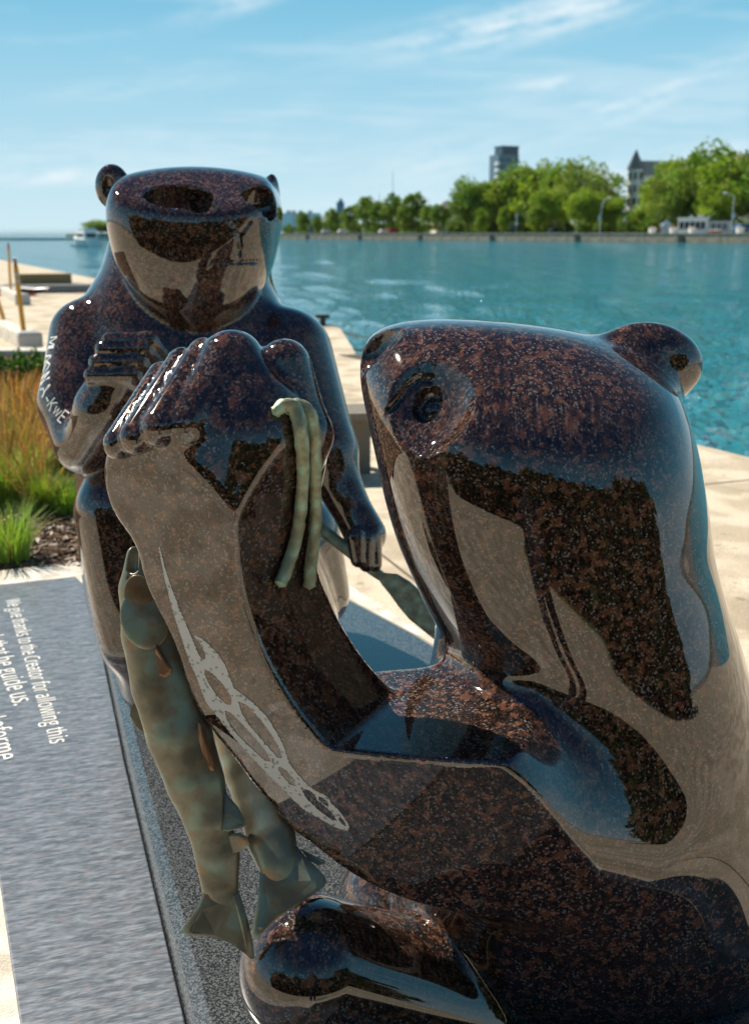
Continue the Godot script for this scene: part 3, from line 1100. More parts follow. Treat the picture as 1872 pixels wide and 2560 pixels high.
	for j in int((hi.y - lo.y) / cs) + 1:
		for i in int((hi.x - lo.x) / cs) + 1:
			var p := lo + Vector2(i + 0.5, j + 0.5) * cs
			if not Geometry2D.is_point_in_polygon(p, outer):
				continue
			var inside := false
			for h in holes:
				inside = inside or Geometry2D.is_point_in_polygon(p, h)
			if inside:
				continue
			var q := []
			for c in [[0, 0], [1, 0], [1, 1], [0, 1]]:
				var key := Vector2i(i + c[0], j + c[1])
				if not pts.has(key):
					var r: Vector2 = lo + Vector2(key) * cs
					var w: Array = s.stick(Vector3(-0.2384, 0.7992, -1.8335) + Vector3(0.5504, -0.8252, 0.1266) * r.x + Vector3(-0.7843, -0.5631, -0.2605) * r.y)
					pts[key] = [w[0] + w[1] * 0.0008 - o, w[1]]
				q.append(pts[key])
			for t in [[0, 1, 2], [0, 2, 3]]:
				var a = q[t[0]]
				var c = q[t[1]]
				var d = q[t[2]]
				if (d[0] - a[0]).cross(c[0] - a[0]).dot(a[1]) > 0.0:
					b.tri(a[0], c[0], d[0], a[1], c[1], d[1])
				else:
					b.tri(a[0], d[0], c[0], a[1], d[1], c[1])
	part("etched_band", b.done(), M.etch, near)
	# ---- the bear behind
	s = Sdf.new()
	s.add("u",0.0000,s.loft([[-0.0964,-0.4827,-3.6394,0.3751,0.4500,2.2000],[0.1406,-0.5112,-3.6996,0.4036,0.4700,2.2000],[0.3145,-0.5683,-3.7438,0.4281,0.4700,2.2000],[0.5358,-0.6213,-3.8000,0.4158,0.4600,2.2000],[0.8519,-0.6596,-3.8803,0.3971,0.4000,2.2000],[1.1680,-0.6784,-3.9607,0.3995,0.3600,2.2000],[1.3260,-0.6906,-4.0008,0.3873,0.3300,2.2000],[1.4209,-0.6898,-4.0249,0.3310,0.3000,2.2000],[1.4983,-0.6735,-4.0446,0.3001,0.2800,2.2000],[1.5789,-0.6613,-4.0651,0.2895,0.2600,2.2000],[1.6737,-0.6531,-4.0892,0.2780,0.2400,2.2000],[1.7686,-0.6523,-4.1133,0.2674,0.2200,2.2000]],0.0000))
	s.add("i",0.0400,s.pl(Vector3(-0.6458,1.6105,-4.0731),Vector3(0,1,0)))
	s.add("push",0.0000)
	s.add("u",0.0000,s.loft([[1.2687,-0.5928,-3.7490,0.0077,0.0150,2.0000],[1.2836,-0.5928,-3.7527,0.0307,0.0400,2.0000],[1.3030,-0.5967,-3.7577,0.0806,0.0900,2.0000],[1.3431,-0.5967,-3.7679,0.1421,0.1500,2.0000],[1.4027,-0.5997,-3.7830,0.1989,0.2100,2.1000],[1.4920,-0.6013,-3.8057,0.2496,0.2600,2.2000],[1.5813,-0.6020,-3.8284,0.2734,0.2850,2.7000],[1.6959,-0.6005,-3.8575,0.2841,0.3000,3.2000],[1.7897,-0.5990,-3.8813,0.2549,0.3000,3.4000],[1.8939,-0.5967,-3.9078,0.2112,0.3000,3.4000]],0.0000))
	s.add("i",0.0450,s.pl(Vector3(-0.5482,1.6971,-3.5689),Vector3(0.0622,0.8893,0.4531)))
	s.add("i",0.0500,s.el(Vector3(-0.6151,1.4254,-3.9332),Vector3(1,0,0),Vector3(0,1,0),Vector3(0.62,0.415,0.75)))
	s.add("pop",0.0150)
	s.add("u",0.0300,s.el(Vector3(-0.9004,1.7743,-3.9393),Vector3(0.9806,0,0.1961),Vector3(0,1,-0),Vector3(0.062,0.075,0.04)))
	s.add("u",0.0150,s.el(Vector3(-0.3583,1.7583,-3.9972),Vector3(0.9806,0,0.1961),Vector3(0.0115,0.9983,-0.0576),Vector3(0.026,0.062,0.035)))
	s.add("s",0.0080,s.el(Vector3(-0.9084,1.7727,-3.9),Vector3(-0.2873,0,0.9578),Vector3(0,1,0),Vector3(0.025,0.036,0.022)))
	s.add("s",0.0040,s.el(Vector3(-0.6228,1.7405,-3.6322),Vector3(0.9996,0.03,-0),Vector3(-0.0267,0.8902,0.4548),Vector3(0.112,0.15,0.076)))
	s.add("s",0.0100,s.el(Vector3(-0.5568,1.7086,-3.5909),Vector3(0.9701,-0.2425,0),Vector3(0.2155,0.8621,0.4586),Vector3(0.06,0.035,0.034)))
	s.add("s",0.0040,s.el(Vector3(-0.3489,1.7388,-3.6792),Vector3(0.8081,-0.303,-0.5051),Vector3(0.5672,0.6315,0.5287),Vector3(0.072,0.11,0.072)))
	s.add("u",0.0030,s.el(Vector3(-0.6294,1.681,-3.7439),Vector3(0.0622,0.8893,0.4531),Vector3(0.9981,-0.0554,-0.0282),Vector3(0.022,0.026,0.026)))
	s.add("s",0.0060,s.rc(Vector3(-0.5057,1.5338,-3.5499),Vector3(-0.4402,1.5286,-3.5795),0.0050,0.0050,Vector3(0,0,0),1.000))
	s.add("s",0.0060,s.rc(Vector3(-0.4402,1.5286,-3.5795),Vector3(-0.3718,1.531,-3.6512),0.0050,0.0050,Vector3(0,0,0),1.000))
	s.add("s",0.0060,s.rc(Vector3(-0.463,1.6603,-3.5612),Vector3(-0.427,1.6102,-3.573),0.0050,0.0050,Vector3(0,0,0),1.000))
	s.add("s",0.0060,s.rc(Vector3(-0.427,1.6102,-3.573),Vector3(-0.3878,1.6604,-3.5961),0.0050,0.0050,Vector3(0,0,0),1.000))
	s.add("s",0.0060,s.rc(Vector3(-0.4278,1.6104,-3.5768),Vector3(-0.4313,1.5289,-3.5927),0.0050,0.0050,Vector3(0,0,0),1.000))
	s.add("u",0.0500,s.rc(Vector3(-0.9988,1.2651,-3.8718),Vector3(-1.0044,1.0603,-3.696),0.1350,0.1250,Vector3(0,0,0),1.000))
	s.add("u",0.0500,s.rc(Vector3(-1.0044,1.0603,-3.696),Vector3(-0.9565,0.9479,-3.5643),0.1250,0.1000,Vector3(0,0,0),1.000))
	s.add("push",0.0000)
	s.add("u",0.0300,s.rc(Vector3(-0.9326,0.9553,-3.5249),Vector3(-0.8467,1.0724,-3.4721),0.0850,0.1050,Vector3(0,0,0),1.000))
	s.add("u",0.0300,s.rc(Vector3(-0.8467,1.0724,-3.4721),Vector3(-0.7679,1.1951,-3.4723),0.1080,0.1050,Vector3(0,0,0),1.000))
	s.add("pop",0.0300)
	s.add("push",0.0000)
	s.add("u",0.0000,s.rc(Vector3(-0.8197,1.2989,-3.4265),Vector3(-0.6931,1.3004,-3.4114),0.0234,0.0260,Vector3(0,0,0),1.000))
	s.add("u",0.0200,s.rc(Vector3(-0.6931,1.3004,-3.4114),Vector3(-0.6467,1.2396,-3.432),0.0260,0.0208,Vector3(0,0,0),1.000))
	s.add("pop",0.0120)
	s.add("push",0.0000)
	s.add("u",0.0000,s.rc(Vector3(-0.838,1.2704,-3.4192),Vector3(-0.7099,1.2719,-3.4041),0.0270,0.0300,Vector3(0,0,0),1.000))
	s.add("u",0.0200,s.rc(Vector3(-0.7099,1.2719,-3.4041),Vector3(-0.6551,1.2081,-3.424),0.0300,0.0240,Vector3(0,0,0),1.000))
	s.add("pop",0.0120)
	s.add("push",0.0000)
	s.add("u",0.0000,s.rc(Vector3(-0.8562,1.2309,-3.4092),Vector3(-0.7281,1.234,-3.3945),0.0279,0.0310,Vector3(0,0,0),1.000))
	s.add("u",0.0200,s.rc(Vector3(-0.7281,1.234,-3.3945),Vector3(-0.6721,1.167,-3.4136),0.0310,0.0248,Vector3(0,0,0),1.000))
	s.add("pop",0.0120)
	s.add("push",0.0000)
	s.add("u",0.0000,s.rc(Vector3(-0.8717,1.1915,-3.3992),Vector3(-0.7463,1.1947,-3.3845),0.0279,0.0310,Vector3(0,0,0),1.000))
	s.add("u",0.0200,s.rc(Vector3(-0.7463,1.1947,-3.3845),Vector3(-0.6933,1.1192,-3.4014),0.0310,0.0248,Vector3(0,0,0),1.000))
	s.add("pop",0.0120)
	s.add("u",0.0700,s.rc(Vector3(-0.3172,1.1993,-3.8964),Vector3(-0.171,0.8886,-3.7349),0.1700,0.1120,Vector3(0,0,0),1.000))
	s.add("u",0.0500,s.rc(Vector3(-0.1741,0.881,-3.733),Vector3(-0.0993,0.7414,-3.6562),0.1050,0.0660,Vector3(0,0,0),1.000))
	s.add("u",0.0400,s.rc(Vector3(-0.0993,0.7414,-3.6562),Vector3(-0.0309,0.6233,-3.6056),0.0660,0.0720,Vector3(0,0,0),1.000))
	s.add("push",0.0000)
	s.add("u",0.0000,s.rc(Vector3(-0.0092,0.634,-3.567),Vector3(0,0.5378,-3.5426),0.0340,0.0260,Vector3(0,0,0),1.000))
	s.add("pop",0.0080)
	s.add("push",0.0000)
	s.add("u",0.0000,s.rc(Vector3(-0.0304,0.6246,-3.544),Vector3(-0.0273,0.5436,-3.5234),0.0340,0.0260,Vector3(0,0,0),1.000))
	s.add("pop",0.0080)
	s.add("push",0.0000)
	s.add("u",0.0000,s.rc(Vector3(-0.062,0.6373,-3.5266),Vector3(-0.0544,0.5641,-3.508),0.0340,0.0260,Vector3(0,0,0),1.000))
	s.add("pop",0.0080)
	s.add("u",0.0600,s.rc(Vector3(-0.8417,0.713,-3.5665),Vector3(-0.7948,0.3005,-3.441),0.1600,0.1150,Vector3(0,0,0),1.000))
	s.add("u",0.0600,s.rc(Vector3(-0.3148,0.511,-3.9485),Vector3(-0.2404,0.2759,-4.0126),0.1900,0.1450,Vector3(0,0,0),1.000))
	s.add("i", 0.006, s.pl(Vector3(0, 0.102, 0), Vector3(0, -1, 0)))
	o = Vector3(-0.6, 0.10, -4.1)
	var farb := thing("bear_statue", "polished granite bear seated behind with flat brow, small ears and lettered arm", "statue", o)
	part("granite_body", s.mesh(AABB(Vector3(-1.55, 0.06, -4.95), Vector3(1.95, 1.95, 1.95)), 0.0105, o), M.granite, farb)
	# lettering down the upper arm
	var spell := [["M", Vector3(-1.0813, 1.2811, -3.7471), Vector3(-1.0920, 1.2405, -3.7260)], ["U", Vector3(-1.0914, 1.2476, -3.7310), Vector3(-1.1014, 1.2084, -3.7131)], ["K", Vector3(-1.0995, 1.2115, -3.7127), Vector3(-1.1006, 1.1727, -3.6802)], ["W", Vector3(-1.1022, 1.1765, -3.6869), Vector3(-1.0875, 1.1322, -3.6195)], ["A", Vector3(-1.0886, 1.1361, -3.6243), Vector3(-1.0716, 1.1036, -3.5883)], ["-", Vector3(-1.0698, 1.1038, -3.5872), Vector3(-1.0579, 1.0879, -3.5729)], ["K", Vector3(-1.0579, 1.0879, -3.5729), Vector3(-1.0406, 1.0656, -3.5531)], ["W", Vector3(-1.0407, 1.0670, -3.5539), Vector3(-1.0147, 1.0485, -3.5300)], ["E", Vector3(-1.0150, 1.0511, -3.5319), Vector3(-0.9947, 1.0407, -3.5140)]]
	var lt := MB.new()
	for l in spell:
		var t := letters(l[0], 0.05)
		var w := t.get_aabb()
		var d: Vector3 = l[2] - l[1]
		var n: Vector3 = s.stick((l[1] + l[2]) * 0.5)[1]
		var x := d.normalized()
		var up := n.cross(x).normalized()
		var sc := d.length() * 0.82 / maxf(w.size.x, 0.012)
		var arr := t.get_mesh_arrays()
		var vv: PackedVector3Array = arr[Mesh.ARRAY_VERTEX]
		var ii: PackedInt32Array = arr[Mesh.ARRAY_INDEX]
		var order := range(vv.size()) if ii.is_empty() else Array(ii)
		for k in range(0, order.size(), 3):
			var q := []
			for m in 3:
				var p: Vector3 = vv[order[k + m]]
				if p.z < 0.0:
					break
				var st: Array = s.stick(l[1] + x * (p.x - w.position.x) * sc + up * (p.y * minf(sc, 1.1) - 0.004))
				q.append([st[0] + st[1] * 0.0012 - o, st[1]])
			if q.size() == 3:
				lt.tri(q[0][0], q[1][0], q[2][0], q[0][1], q[1][1], q[2][1])
	part("engraved_lettering", lt.done(), M.white, farb)

func fishes() -> void:
	# ---- two bronze salmon hanging behind the forearm
	var side := Vector3(0, 0.246, 0.969)
	var o := Vector3(-0.3203, 0.4443, -1.8886)
	var f1 := thing("bronze_fish", "weathered green bronze fish hanging head up in front of the other fish", "fish sculpture", o)
	var s := Sdf.new()
	var spine := [Vector3(-0.4476, 1.0325, -1.9813), Vector3(-0.4375, 0.9690, -1.9704), Vector3(-0.4205, 0.8862, -1.9493), Vector3(-0.3965, 0.7950, -1.9262), Vector3(-0.3666, 0.7062, -1.8984), Vector3(-0.3359, 0.6218, -1.8718), Vector3(-0.3105, 0.5543, -1.8495), Vector3(-0.2928, 0.4913, -1.8283), Vector3(-0.2862, 0.4409, -1.8104)]
	var rad := [0.018, 0.043, 0.055, 0.061, 0.061, 0.054, 0.044, 0.035, 0.028]
	for i in 8:
		s.add("u", 0.006, s.rc(spine[i], spine[i + 1], rad[i], rad[i + 1], side, 0.62))
	var mouth := []
	for q in [Vector3(-0.4413, 1.0633, -1.9634), Vector3(-0.4492, 1.0530, -1.9504), Vector3(-0.4542, 1.0368, -1.9463), Vector3(-0.4551, 1.0230, -1.9428)]:
		mouth.append(s.stick(q)[0])
	for i in 3:
		s.add("s", 0.004, s.rc(mouth[i], mouth[i + 1], 0.008 + 0.001 * i, 0.009 + 0.001 * i, Vector3.ZERO, 1.0))
	var eye: Array = s.stick(Vector3(-0.4593, 1.0043, -1.9381))
	s.add("s", 0.003, s.el(eye[0], Vector3(1, 0, 0), Vector3(0, 1, 0), Vector3(0.006, 0.006, 0.006)))
	var plates := []
	for q in [Vector3(-0.4362, 0.9669, -1.9182), Vector3(-0.4253, 0.9346, -1.9100)]:
		plates.append(s.stick(q))
	s.add("u", 0.02, s.rc(spine[7], Vector3(-0.2863, 0.4070, -1.7966), 0.033, 0.022, side, 0.34))
	part("body", s.mesh(AABB(Vector3(-0.5580, 0.2398, -2.0516), Vector3(0.95, 0.95, 0.95)), 0.0042, o), M.bronze, f1)
	for i in 2:
		var b := MB.new()
		b.ball(Vector3.ZERO, [Vector3(0.030, 0.046, 0.0045), Vector3(0.046, 0.060, 0.005)][i], 20, 12)
		var pp := part(["cheek_plate", "gill_cover"][i], b.done(), [M.bronze_brown, M.bronze][i], f1)
		var nz: Vector3 = plates[i][1]
		var nx := Vector3.UP.cross(nz).normalized()
		pp.transform = Transform3D(Basis(nx, nz.cross(nx), nz).rotated(nz, 0.25), plates[i][0] - o)
	var fin := func(called: String, outline: Array, t: float, m: Material, parent: Node3D, org: Vector3) -> void:
		var b := MB.new()
		b.fin(outline, t)
		part(called, b.done(org), m, parent)
	fin.call("tail_fin", [Vector3(-0.3124, 0.4613, -1.8156), Vector3(-0.3167, 0.4356, -1.8039), Vector3(-0.3260, 0.4133, -1.7930), Vector3(-0.3394, 0.3943, -1.7831), Vector3(-0.3519, 0.3817, -1.7695), Vector3(-0.3536, 0.3737, -1.7675), Vector3(-0.3453, 0.3688, -1.7663), Vector3(-0.3235, 0.3610, -1.7746), Vector3(-0.2949, 0.3546, -1.7781), Vector3(-0.2697, 0.3465, -1.7761), Vector3(-0.2470, 0.3318, -1.7723), Vector3(-0.2280, 0.3196, -1.7641), Vector3(-0.2213, 0.3204, -1.7643), Vector3(-0.2238, 0.3464, -1.7709), Vector3(-0.2327, 0.3807, -1.7848), Vector3(-0.2434, 0.4103, -1.7974), Vector3(-0.2533, 0.4352, -1.8089), Vector3(-0.2617, 0.4613, -1.8156)], 0.016, M.bronze, f1, o)
	fin.call("dorsal_fin", [Vector3(-0.4539, 0.7578, -1.9373), Vector3(-0.4625, 0.7486, -1.9350), Vector3(-0.4651, 0.7302, -1.9303), Vector3(-0.4539, 0.7101, -1.9252), Vector3(-0.4323, 0.6901, -1.9201), Vector3(-0.4150, 0.6867, -1.9193), Vector3(-0.4323, 0.7453, -1.9341)], 0.012, M.bronze, f1, o)
	fin.call("pectoral_fin", [Vector3(-0.4019, 0.8832, -1.9052), Vector3(-0.3963, 0.8762, -1.9003), Vector3(-0.3840, 0.8562, -1.8922), Vector3(-0.3716, 0.8432, -1.8847), Vector3(-0.3732, 0.8351, -1.8827), Vector3(-0.3832, 0.8279, -1.8809), Vector3(-0.3936, 0.8311, -1.8837), Vector3(-0.4019, 0.8507, -1.8970), Vector3(-0.4054, 0.8700, -1.9070)], 0.014, M.bronze_orange, f1, o)
	fin.call("ventral_fin", [Vector3(-0.3252, 0.7460, -1.8724), Vector3(-0.3161, 0.7444, -1.8565), Vector3(-0.3070, 0.7184, -1.8448), Vector3(-0.2947, 0.6846, -1.8310), Vector3(-0.2909, 0.6699, -1.8242), Vector3(-0.2975, 0.6699, -1.8242), Vector3(-0.3104, 0.6919, -1.8380), Vector3(-0.3219, 0.7220, -1.8560)], 0.012, M.bronze_orange, f1, o)
	fin.call("anal_fin", [Vector3(-0.2810, 0.6103, -1.8586), Vector3(-0.2781, 0.5810, -1.8357), Vector3(-0.2808, 0.5494, -1.8225), Vector3(-0.2690, 0.5478, -1.8221), Vector3(-0.2445, 0.5517, -1.8282), Vector3(-0.2367, 0.5540, -1.8339), Vector3(-0.2547, 0.5815, -1.8513)], 0.012, M.bronze, f1, o)
	fin.call("adipose_fin", [Vector3(-0.2710, 0.5366, -1.8347), Vector3(-0.2487, 0.5419, -1.8257), Vector3(-0.2330, 0.5364, -1.8192), Vector3(-0.2296, 0.5251, -1.8163), Vector3(-0.2403, 0.5126, -1.8183), Vector3(-0.2577, 0.5034, -1.8211), Vector3(-0.2759, 0.4979, -1.8300)], 0.014, M.bronze, f1, o)
	o = Vector3(-0.1926, 0.4394, -1.9286)
	var f2 := thing("bronze_fish", "dark green bronze fish partly hidden behind the granite forearm, tail towards the knee", "fish sculpture", o)
	s = Sdf.new()
	spine = [Vector3(-0.3662, 0.8886, -2.1253), Vector3(-0.3277, 0.8294, -2.1000), Vector3(-0.2922, 0.7501, -2.0540), Vector3(-0.2607, 0.6770, -1.9994), Vector3(-0.2322, 0.6092, -1.9408), Vector3(-0.2119, 0.5504, -1.8898), Vector3(-0.1948, 0.5134, -1.8546), Vector3(-0.1777, 0.4790, -1.8252)]
	rad = [0.020, 0.046, 0.058, 0.061, 0.058, 0.048, 0.041, 0.034]
	for i in 7:
		s.add("u", 0.006, s.rc(spine[i], spine[i + 1], rad[i], rad[i + 1], side, 0.62))
	s.add("u", 0.02, s.rc(spine[6], Vector3(-0.1680, 0.4548, -1.8036), 0.036, 0.024, side, 0.34))
	part("body", s.mesh(AABB(Vector3(-0.4369, 0.1807, -2.1398), Vector3(0.95, 0.95, 0.95)), 0.0048, o), M.bronze, f2)
	fin.call("tail_fin", [Vector3(-0.2121, 0.4927, -1.8338), Vector3(-0.2131, 0.4560, -1.8091), Vector3(-0.2154, 0.4252, -1.7909), Vector3(-0.2210, 0.3947, -1.7728), Vector3(-0.2241, 0.3734, -1.7571), Vector3(-0.2199, 0.3646, -1.7549), Vector3(-0.2108, 0.3718, -1.7567), Vector3(-0.1985, 0.3801, -1.7691), Vector3(-0.1818, 0.3947, -1.7728), Vector3(-0.1468, 0.4189, -1.7790), Vector3(-0.1134, 0.4399, -1.7843), Vector3(-0.0934, 0.4537, -1.7878), Vector3(-0.0876, 0.4626, -1.7901), Vector3(-0.0920, 0.4711, -1.7974), Vector3(-0.1101, 0.4833, -1.8108), Vector3(-0.1300, 0.4957, -1.8243), Vector3(-0.1476, 0.5116, -1.8387)], 0.018, M.bronze, f2, o)
	fin.call("tail_rim", [Vector3(-0.1378, 0.5006, -1.8410), Vector3(-0.1154, 0.4919, -1.8336), Vector3(-0.0923, 0.4848, -1.8267), Vector3(-0.0914, 0.4782, -1.8250), Vector3(-0.1066, 0.4766, -1.8246), Vector3(-0.1239, 0.4836, -1.8315)], 0.008, M.bronze, f2, o)
	# ---- the doubled bronze cord through the fist
	var hub := Vector3(-0.1457, 1.3270, -1.8830)
	var rp := thing("bronze_lanyard", "verdigris bronze cord with two loose ends hanging out of the raised fist", "cord", hub)
	for q in [[Vector3(-0.1698, 1.3239, -1.8535), Vector3(-0.1525, 1.3352, -1.8600), Vector3(-0.1347, 1.3253, -1.8638), Vector3(-0.1255, 1.2856, -1.8507), Vector3(-0.1253, 1.2177, -1.8834), Vector3(-0.1299, 1.1567, -1.9037), Vector3(-0.1405, 1.0884, -1.8991), Vector3(-0.1543, 1.0452, -1.8770), Vector3(-0.1667, 1.0170, -1.8535)], [Vector3(-0.1531, 1.3258, -1.8709), Vector3(-0.1289, 1.3314, -1.8819), Vector3(-0.1101, 1.3095, -1.8808), Vector3(-0.1052, 1.2459, -1.8931), Vector3(-0.1068, 1.1847, -1.9188), Vector3(-0.1068, 1.1219, -1.9425), Vector3(-0.1122, 1.0648, -1.9394), Vector3(-0.1172, 1.0220, -1.9266), Vector3(-0.1188, 0.9921, -1.9163)]]:
		var b := MB.new()
		b.sweep(q, [0.010, 0.0125, 0.0135, 0.0125, 0.0115, 0.011, 0.0115, 0.012, 0.0115], 16, 1.0, Vector3.BACK, 0.10)
		part("cord_strand", b.done(hub), M.bronze_green, rp)
	# ---- bronze paddle in the other bear's lowered hand
	o = Vector3(-0.0399, 0.5394, -3.5636)
	var pd := thing("bronze_paddle", "green bronze paddle with broad blade held in the lowered paw behind", "paddle", o)
	var b2 := MB.new()
	b2.sweep([Vector3(-0.2949, 0.7196, -3.7332), Vector3(-0.1898, 0.6332, -3.6700), Vector3(-0.0869, 0.5654, -3.6115), Vector3(-0.0169, 0.5186, -3.5687), Vector3(0.0368, 0.4859, -3.5397)], [0.022, 0.022, 0.022, 0.02, 0.016], 10)
	part("shaft", b2.done(o), M.bronze_green, pd)
	fin.call("blade", [Vector3(0.0031, 0.5007, -3.5538), Vector3(0.0261, 0.5066, -3.5501), Vector3(0.0764, 0.5067, -3.5347), Vector3(0.1173, 0.4861, -3.5191), Vector3(0.1550, 0.4567, -3.5014), Vector3(0.1894, 0.4173, -3.4810), Vector3(0.2146, 0.3781, -3.4607), Vector3(0.2200, 0.3333, -3.4390), Vector3(0.2019, 0.3085, -3.4327), Vector3(0.1723, 0.3283, -3.4481), Vector3(0.1170, 0.3655, -3.4782), Vector3(0.0823, 0.4019, -3.4977), Vector3(0.0535, 0.4386, -3.5174), Vector3(0.0260, 0.4680, -3.5352)], 0.05, M.bronze_green, pd, o)

func nearby() -> void:
	# ---- bench on the quay
	var at := Vector3(-0.0727, 0.0000, -7.4851)
	var t := thing("bench", "grey slatted bench standing on the quay between the two bears", "bench", at, 0.12)
	for k in 4:
		var b := MB.new()
		b.box(Vector3(0.25, 0.425, -0.21 + k * 0.115), Vector3(1.7, 0.045, 0.10))
		part("seat_slat", b.done(), M.plank, t)
	for x in [-0.02, 0.9]:
		for z in [0.02, -0.20]:
			var b := MB.new()
			b.box(Vector3(x, 0.20, z), Vector3(0.12, 0.40, 0.05))
			part("leg", b.done(), M.plank, t)
	var rb := MB.new()
	rb.box(Vector3(0.25, 0.27, -0.09), Vector3(1.3, 0.06, 0.05))
	part("rail", rb.done(), M.plank, t)
	# ---- mooring bollard and painted recess shadow by the quay edge
	at = Vector3(-0.9295, 0.0000, -19.9658)
	t = thing("mooring_bollard", "small black T-shaped mooring bollard at the quay edge", "bollard", at)
	var b := MB.new()
	b.cyl(Vector3.ZERO, Vector3(0, 0.15, 0), 0.06, 0.05, 10)
	part("post", b.done(), M.iron, t)
	b = MB.new()
	b.cyl(Vector3(-0.12, 0.17, 0), Vector3(0.12, 0.17, 0), 0.035, 0.035, 8)
	part("crossbar", b.done(), M.iron, t)
	b = MB.new()
	b.box(Vector3(0, 0.006, 0), Vector3(0.42, 0.012, 0.22))
	part("base_plate", b.done(), M.iron, t)
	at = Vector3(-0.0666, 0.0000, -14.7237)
	b = MB.new()
	b.prism(PackedVector2Array([Vector2(-0.42, -0.35), Vector2(0.5, -0.45), Vector2(0.6, 0.25), Vector2(-0.05, 0.3)]), 0.002, 0.012)  # thin dark sheet in place of the shadow inside a quay edge recess
	tag(part("painted_recess_shadow", b.done(), mat(lin(0.05, 0.04, 0.03), 0.8)), "dark brown sheet painted as a recess shadow on the quay left of the foreground bear's snout", "painted shadow").position = at
	# ---- yellow posts, barriers and gear on the left
	var posts := [[Vector3(-5.1007, 0.0000, -16.1652), Vector3(-0.050, 1.15, 0), "yellow marker post with grey bands, nearest to the bears", 0.036], [Vector3(-6.0911, 0.0000, -18.4053), Vector3(-0.22, 1.0, 0), "yellow post leaning left on the end of a white barrier", 0.034], [Vector3(-9.1588, 0.0000, -28.2005), Vector3(0.03, 1.25, 0), "slim yellow post beside the red and blue canoe", 0.034]]
	for q in posts:
		t = thing("marker_post", q[2], "post", q[0], 0.0, "yellow posts by the white barriers")
		var up: Vector3 = q[1]
		b = MB.new()
		b.cyl(Vector3(0, 0.06, 0), up, q[3], q[3], 10)
		part("pole", b.done(), M.yellow, t)
		b = MB.new()
		b.cyl(up * 1.001, up * 1.10, 0.03, 0.022, 8)
		part("tip", b.done(), mat(lin(0.35, 0.12, 0.06), 0.6), t)
		for k in [0.80, 0.88]:
			b = MB.new()
			b.cyl(up * k, up * (k + 0.045), float(q[3]) + 0.003, float(q[3]) + 0.003, 10)
			part("band", b.done(), M.band, t)
		b = MB.new()
		b.cyl(Vector3(0, 0.0, 0), Vector3(0, 0.09, 0), 0.10, 0.05, 10)
		part("foot", b.done(), M.iron, t)
	for q in [[Vector3(-4.9753, 0.0000, -15.9062), Vector3(-6.1487, 0.0000, -18.2373), "white concrete barrier nearest to the garden with grey end"], [Vector3(-8.2093, 0.0000, -26.0274), Vector3(-10.2534, 0.0000, -30.7627), "white concrete barrier farther off beside the canoe"]]:
		var d: Vector3 = q[1] - q[0]
		t = thing("barrier", q[2], "barrier", q[0], atan2(d.x, d.z), "white concrete barriers")
		b = MB.new()
		b.prism(PackedVector2Array([Vector2(-0.12, 0.0), Vector2(0.12, 0.0), Vector2(0.12, d.length()), Vector2(-0.12, d.length())]), 0.0, 0.24, 0.03)
		part("beam", b.done(), M.white_concrete, t)
		b = MB.new()
		b.prism(PackedVector2Array([Vector2(-0.17, -0.22), Vector2(0.17, -0.22), Vector2(0.15, 0.12), Vector2(-0.15, 0.12)]), 0.0, 0.26, 0.05)
		part("end_block", b.done(), M.band, t)
	at = Vector3(-9.1995, 0.0000, -31.4767)
	t = thing("dock_hatch", "low grey deck hatch with a brown box on it", "hatch", at, 0.3)
	b = MB.new()
	b.prism(PackedVector2Array([Vector2(-1.1, -0.9), Vector2(1.0, -0.9), Vector2(1.5, 0.5), Vector2(-1.3, 0.5)]), 0.0, 0.22, 0.03)
	part("lid", b.done(), mat(lin(0.16, 0.17, 0.18), 0.6), t)
	b = MB.new()
	b.box(Vector3(-0.05, 0.36, -0.5), Vector3(1.5, 0.28, 0.4))
	part("box", b.done(), mat(lin(0.30, 0.19, 0.08), 0.7), t)
	at = Vector3(-9.7382, 0.0000, -29.8591)
	t = thing("canoe", "dark blue canoe with red side lying upturned at the left edge", "canoe", at, -0.2)
	t.scale = Vector3.ONE * 0.65
	b = MB.new()
	b.sweep([Vector3(-2.4, 0.30, 0), Vector3(-1.8, 0.22, 0), Vector3(-0.6, 0.2, 0), Vector3(0.6, 0.2, 0), Vector3(1.3, 0.22, 0), Vector3(1.8, 0.3, 0)], [0.04, 0.22, 0.36, 0.36, 0.22, 0.04], 12, 0.6, Vector3.UP)
	part("hull", b.done(), mat(lin(0.015, 0.018, 0.04), 0.3), t)
	b = MB.new()
	b.sweep([Vector3(-1.6, 0.09, 0.25), Vector3(0.0, 0.07, 0.40), Vector3(1.3, 0.09, 0.25)], [0.05, 0.07, 0.05], 8)
	part("gunwale", b.done(), mat(lin(0.45, 0.03, 0.03), 0.4), t)
	# ---- cabin cruiser, breakwater, headland
	at = Vector3(-61.5, -1.1, -241.0)
	t = thing("cabin_cruiser", "white cabin cruiser motoring away on the left of the harbour", "boat", at, -2.5)
	t.scale = Vector3.ONE * 1.15
	b = MB.new()
	var hull := [[-4.2, 1.35, 1.15], [-2.0, 1.6, 1.2], [1.0, 1.6, 1.35], [3.2, 1.0, 1.6], [4.6, 0.05, 1.9]]
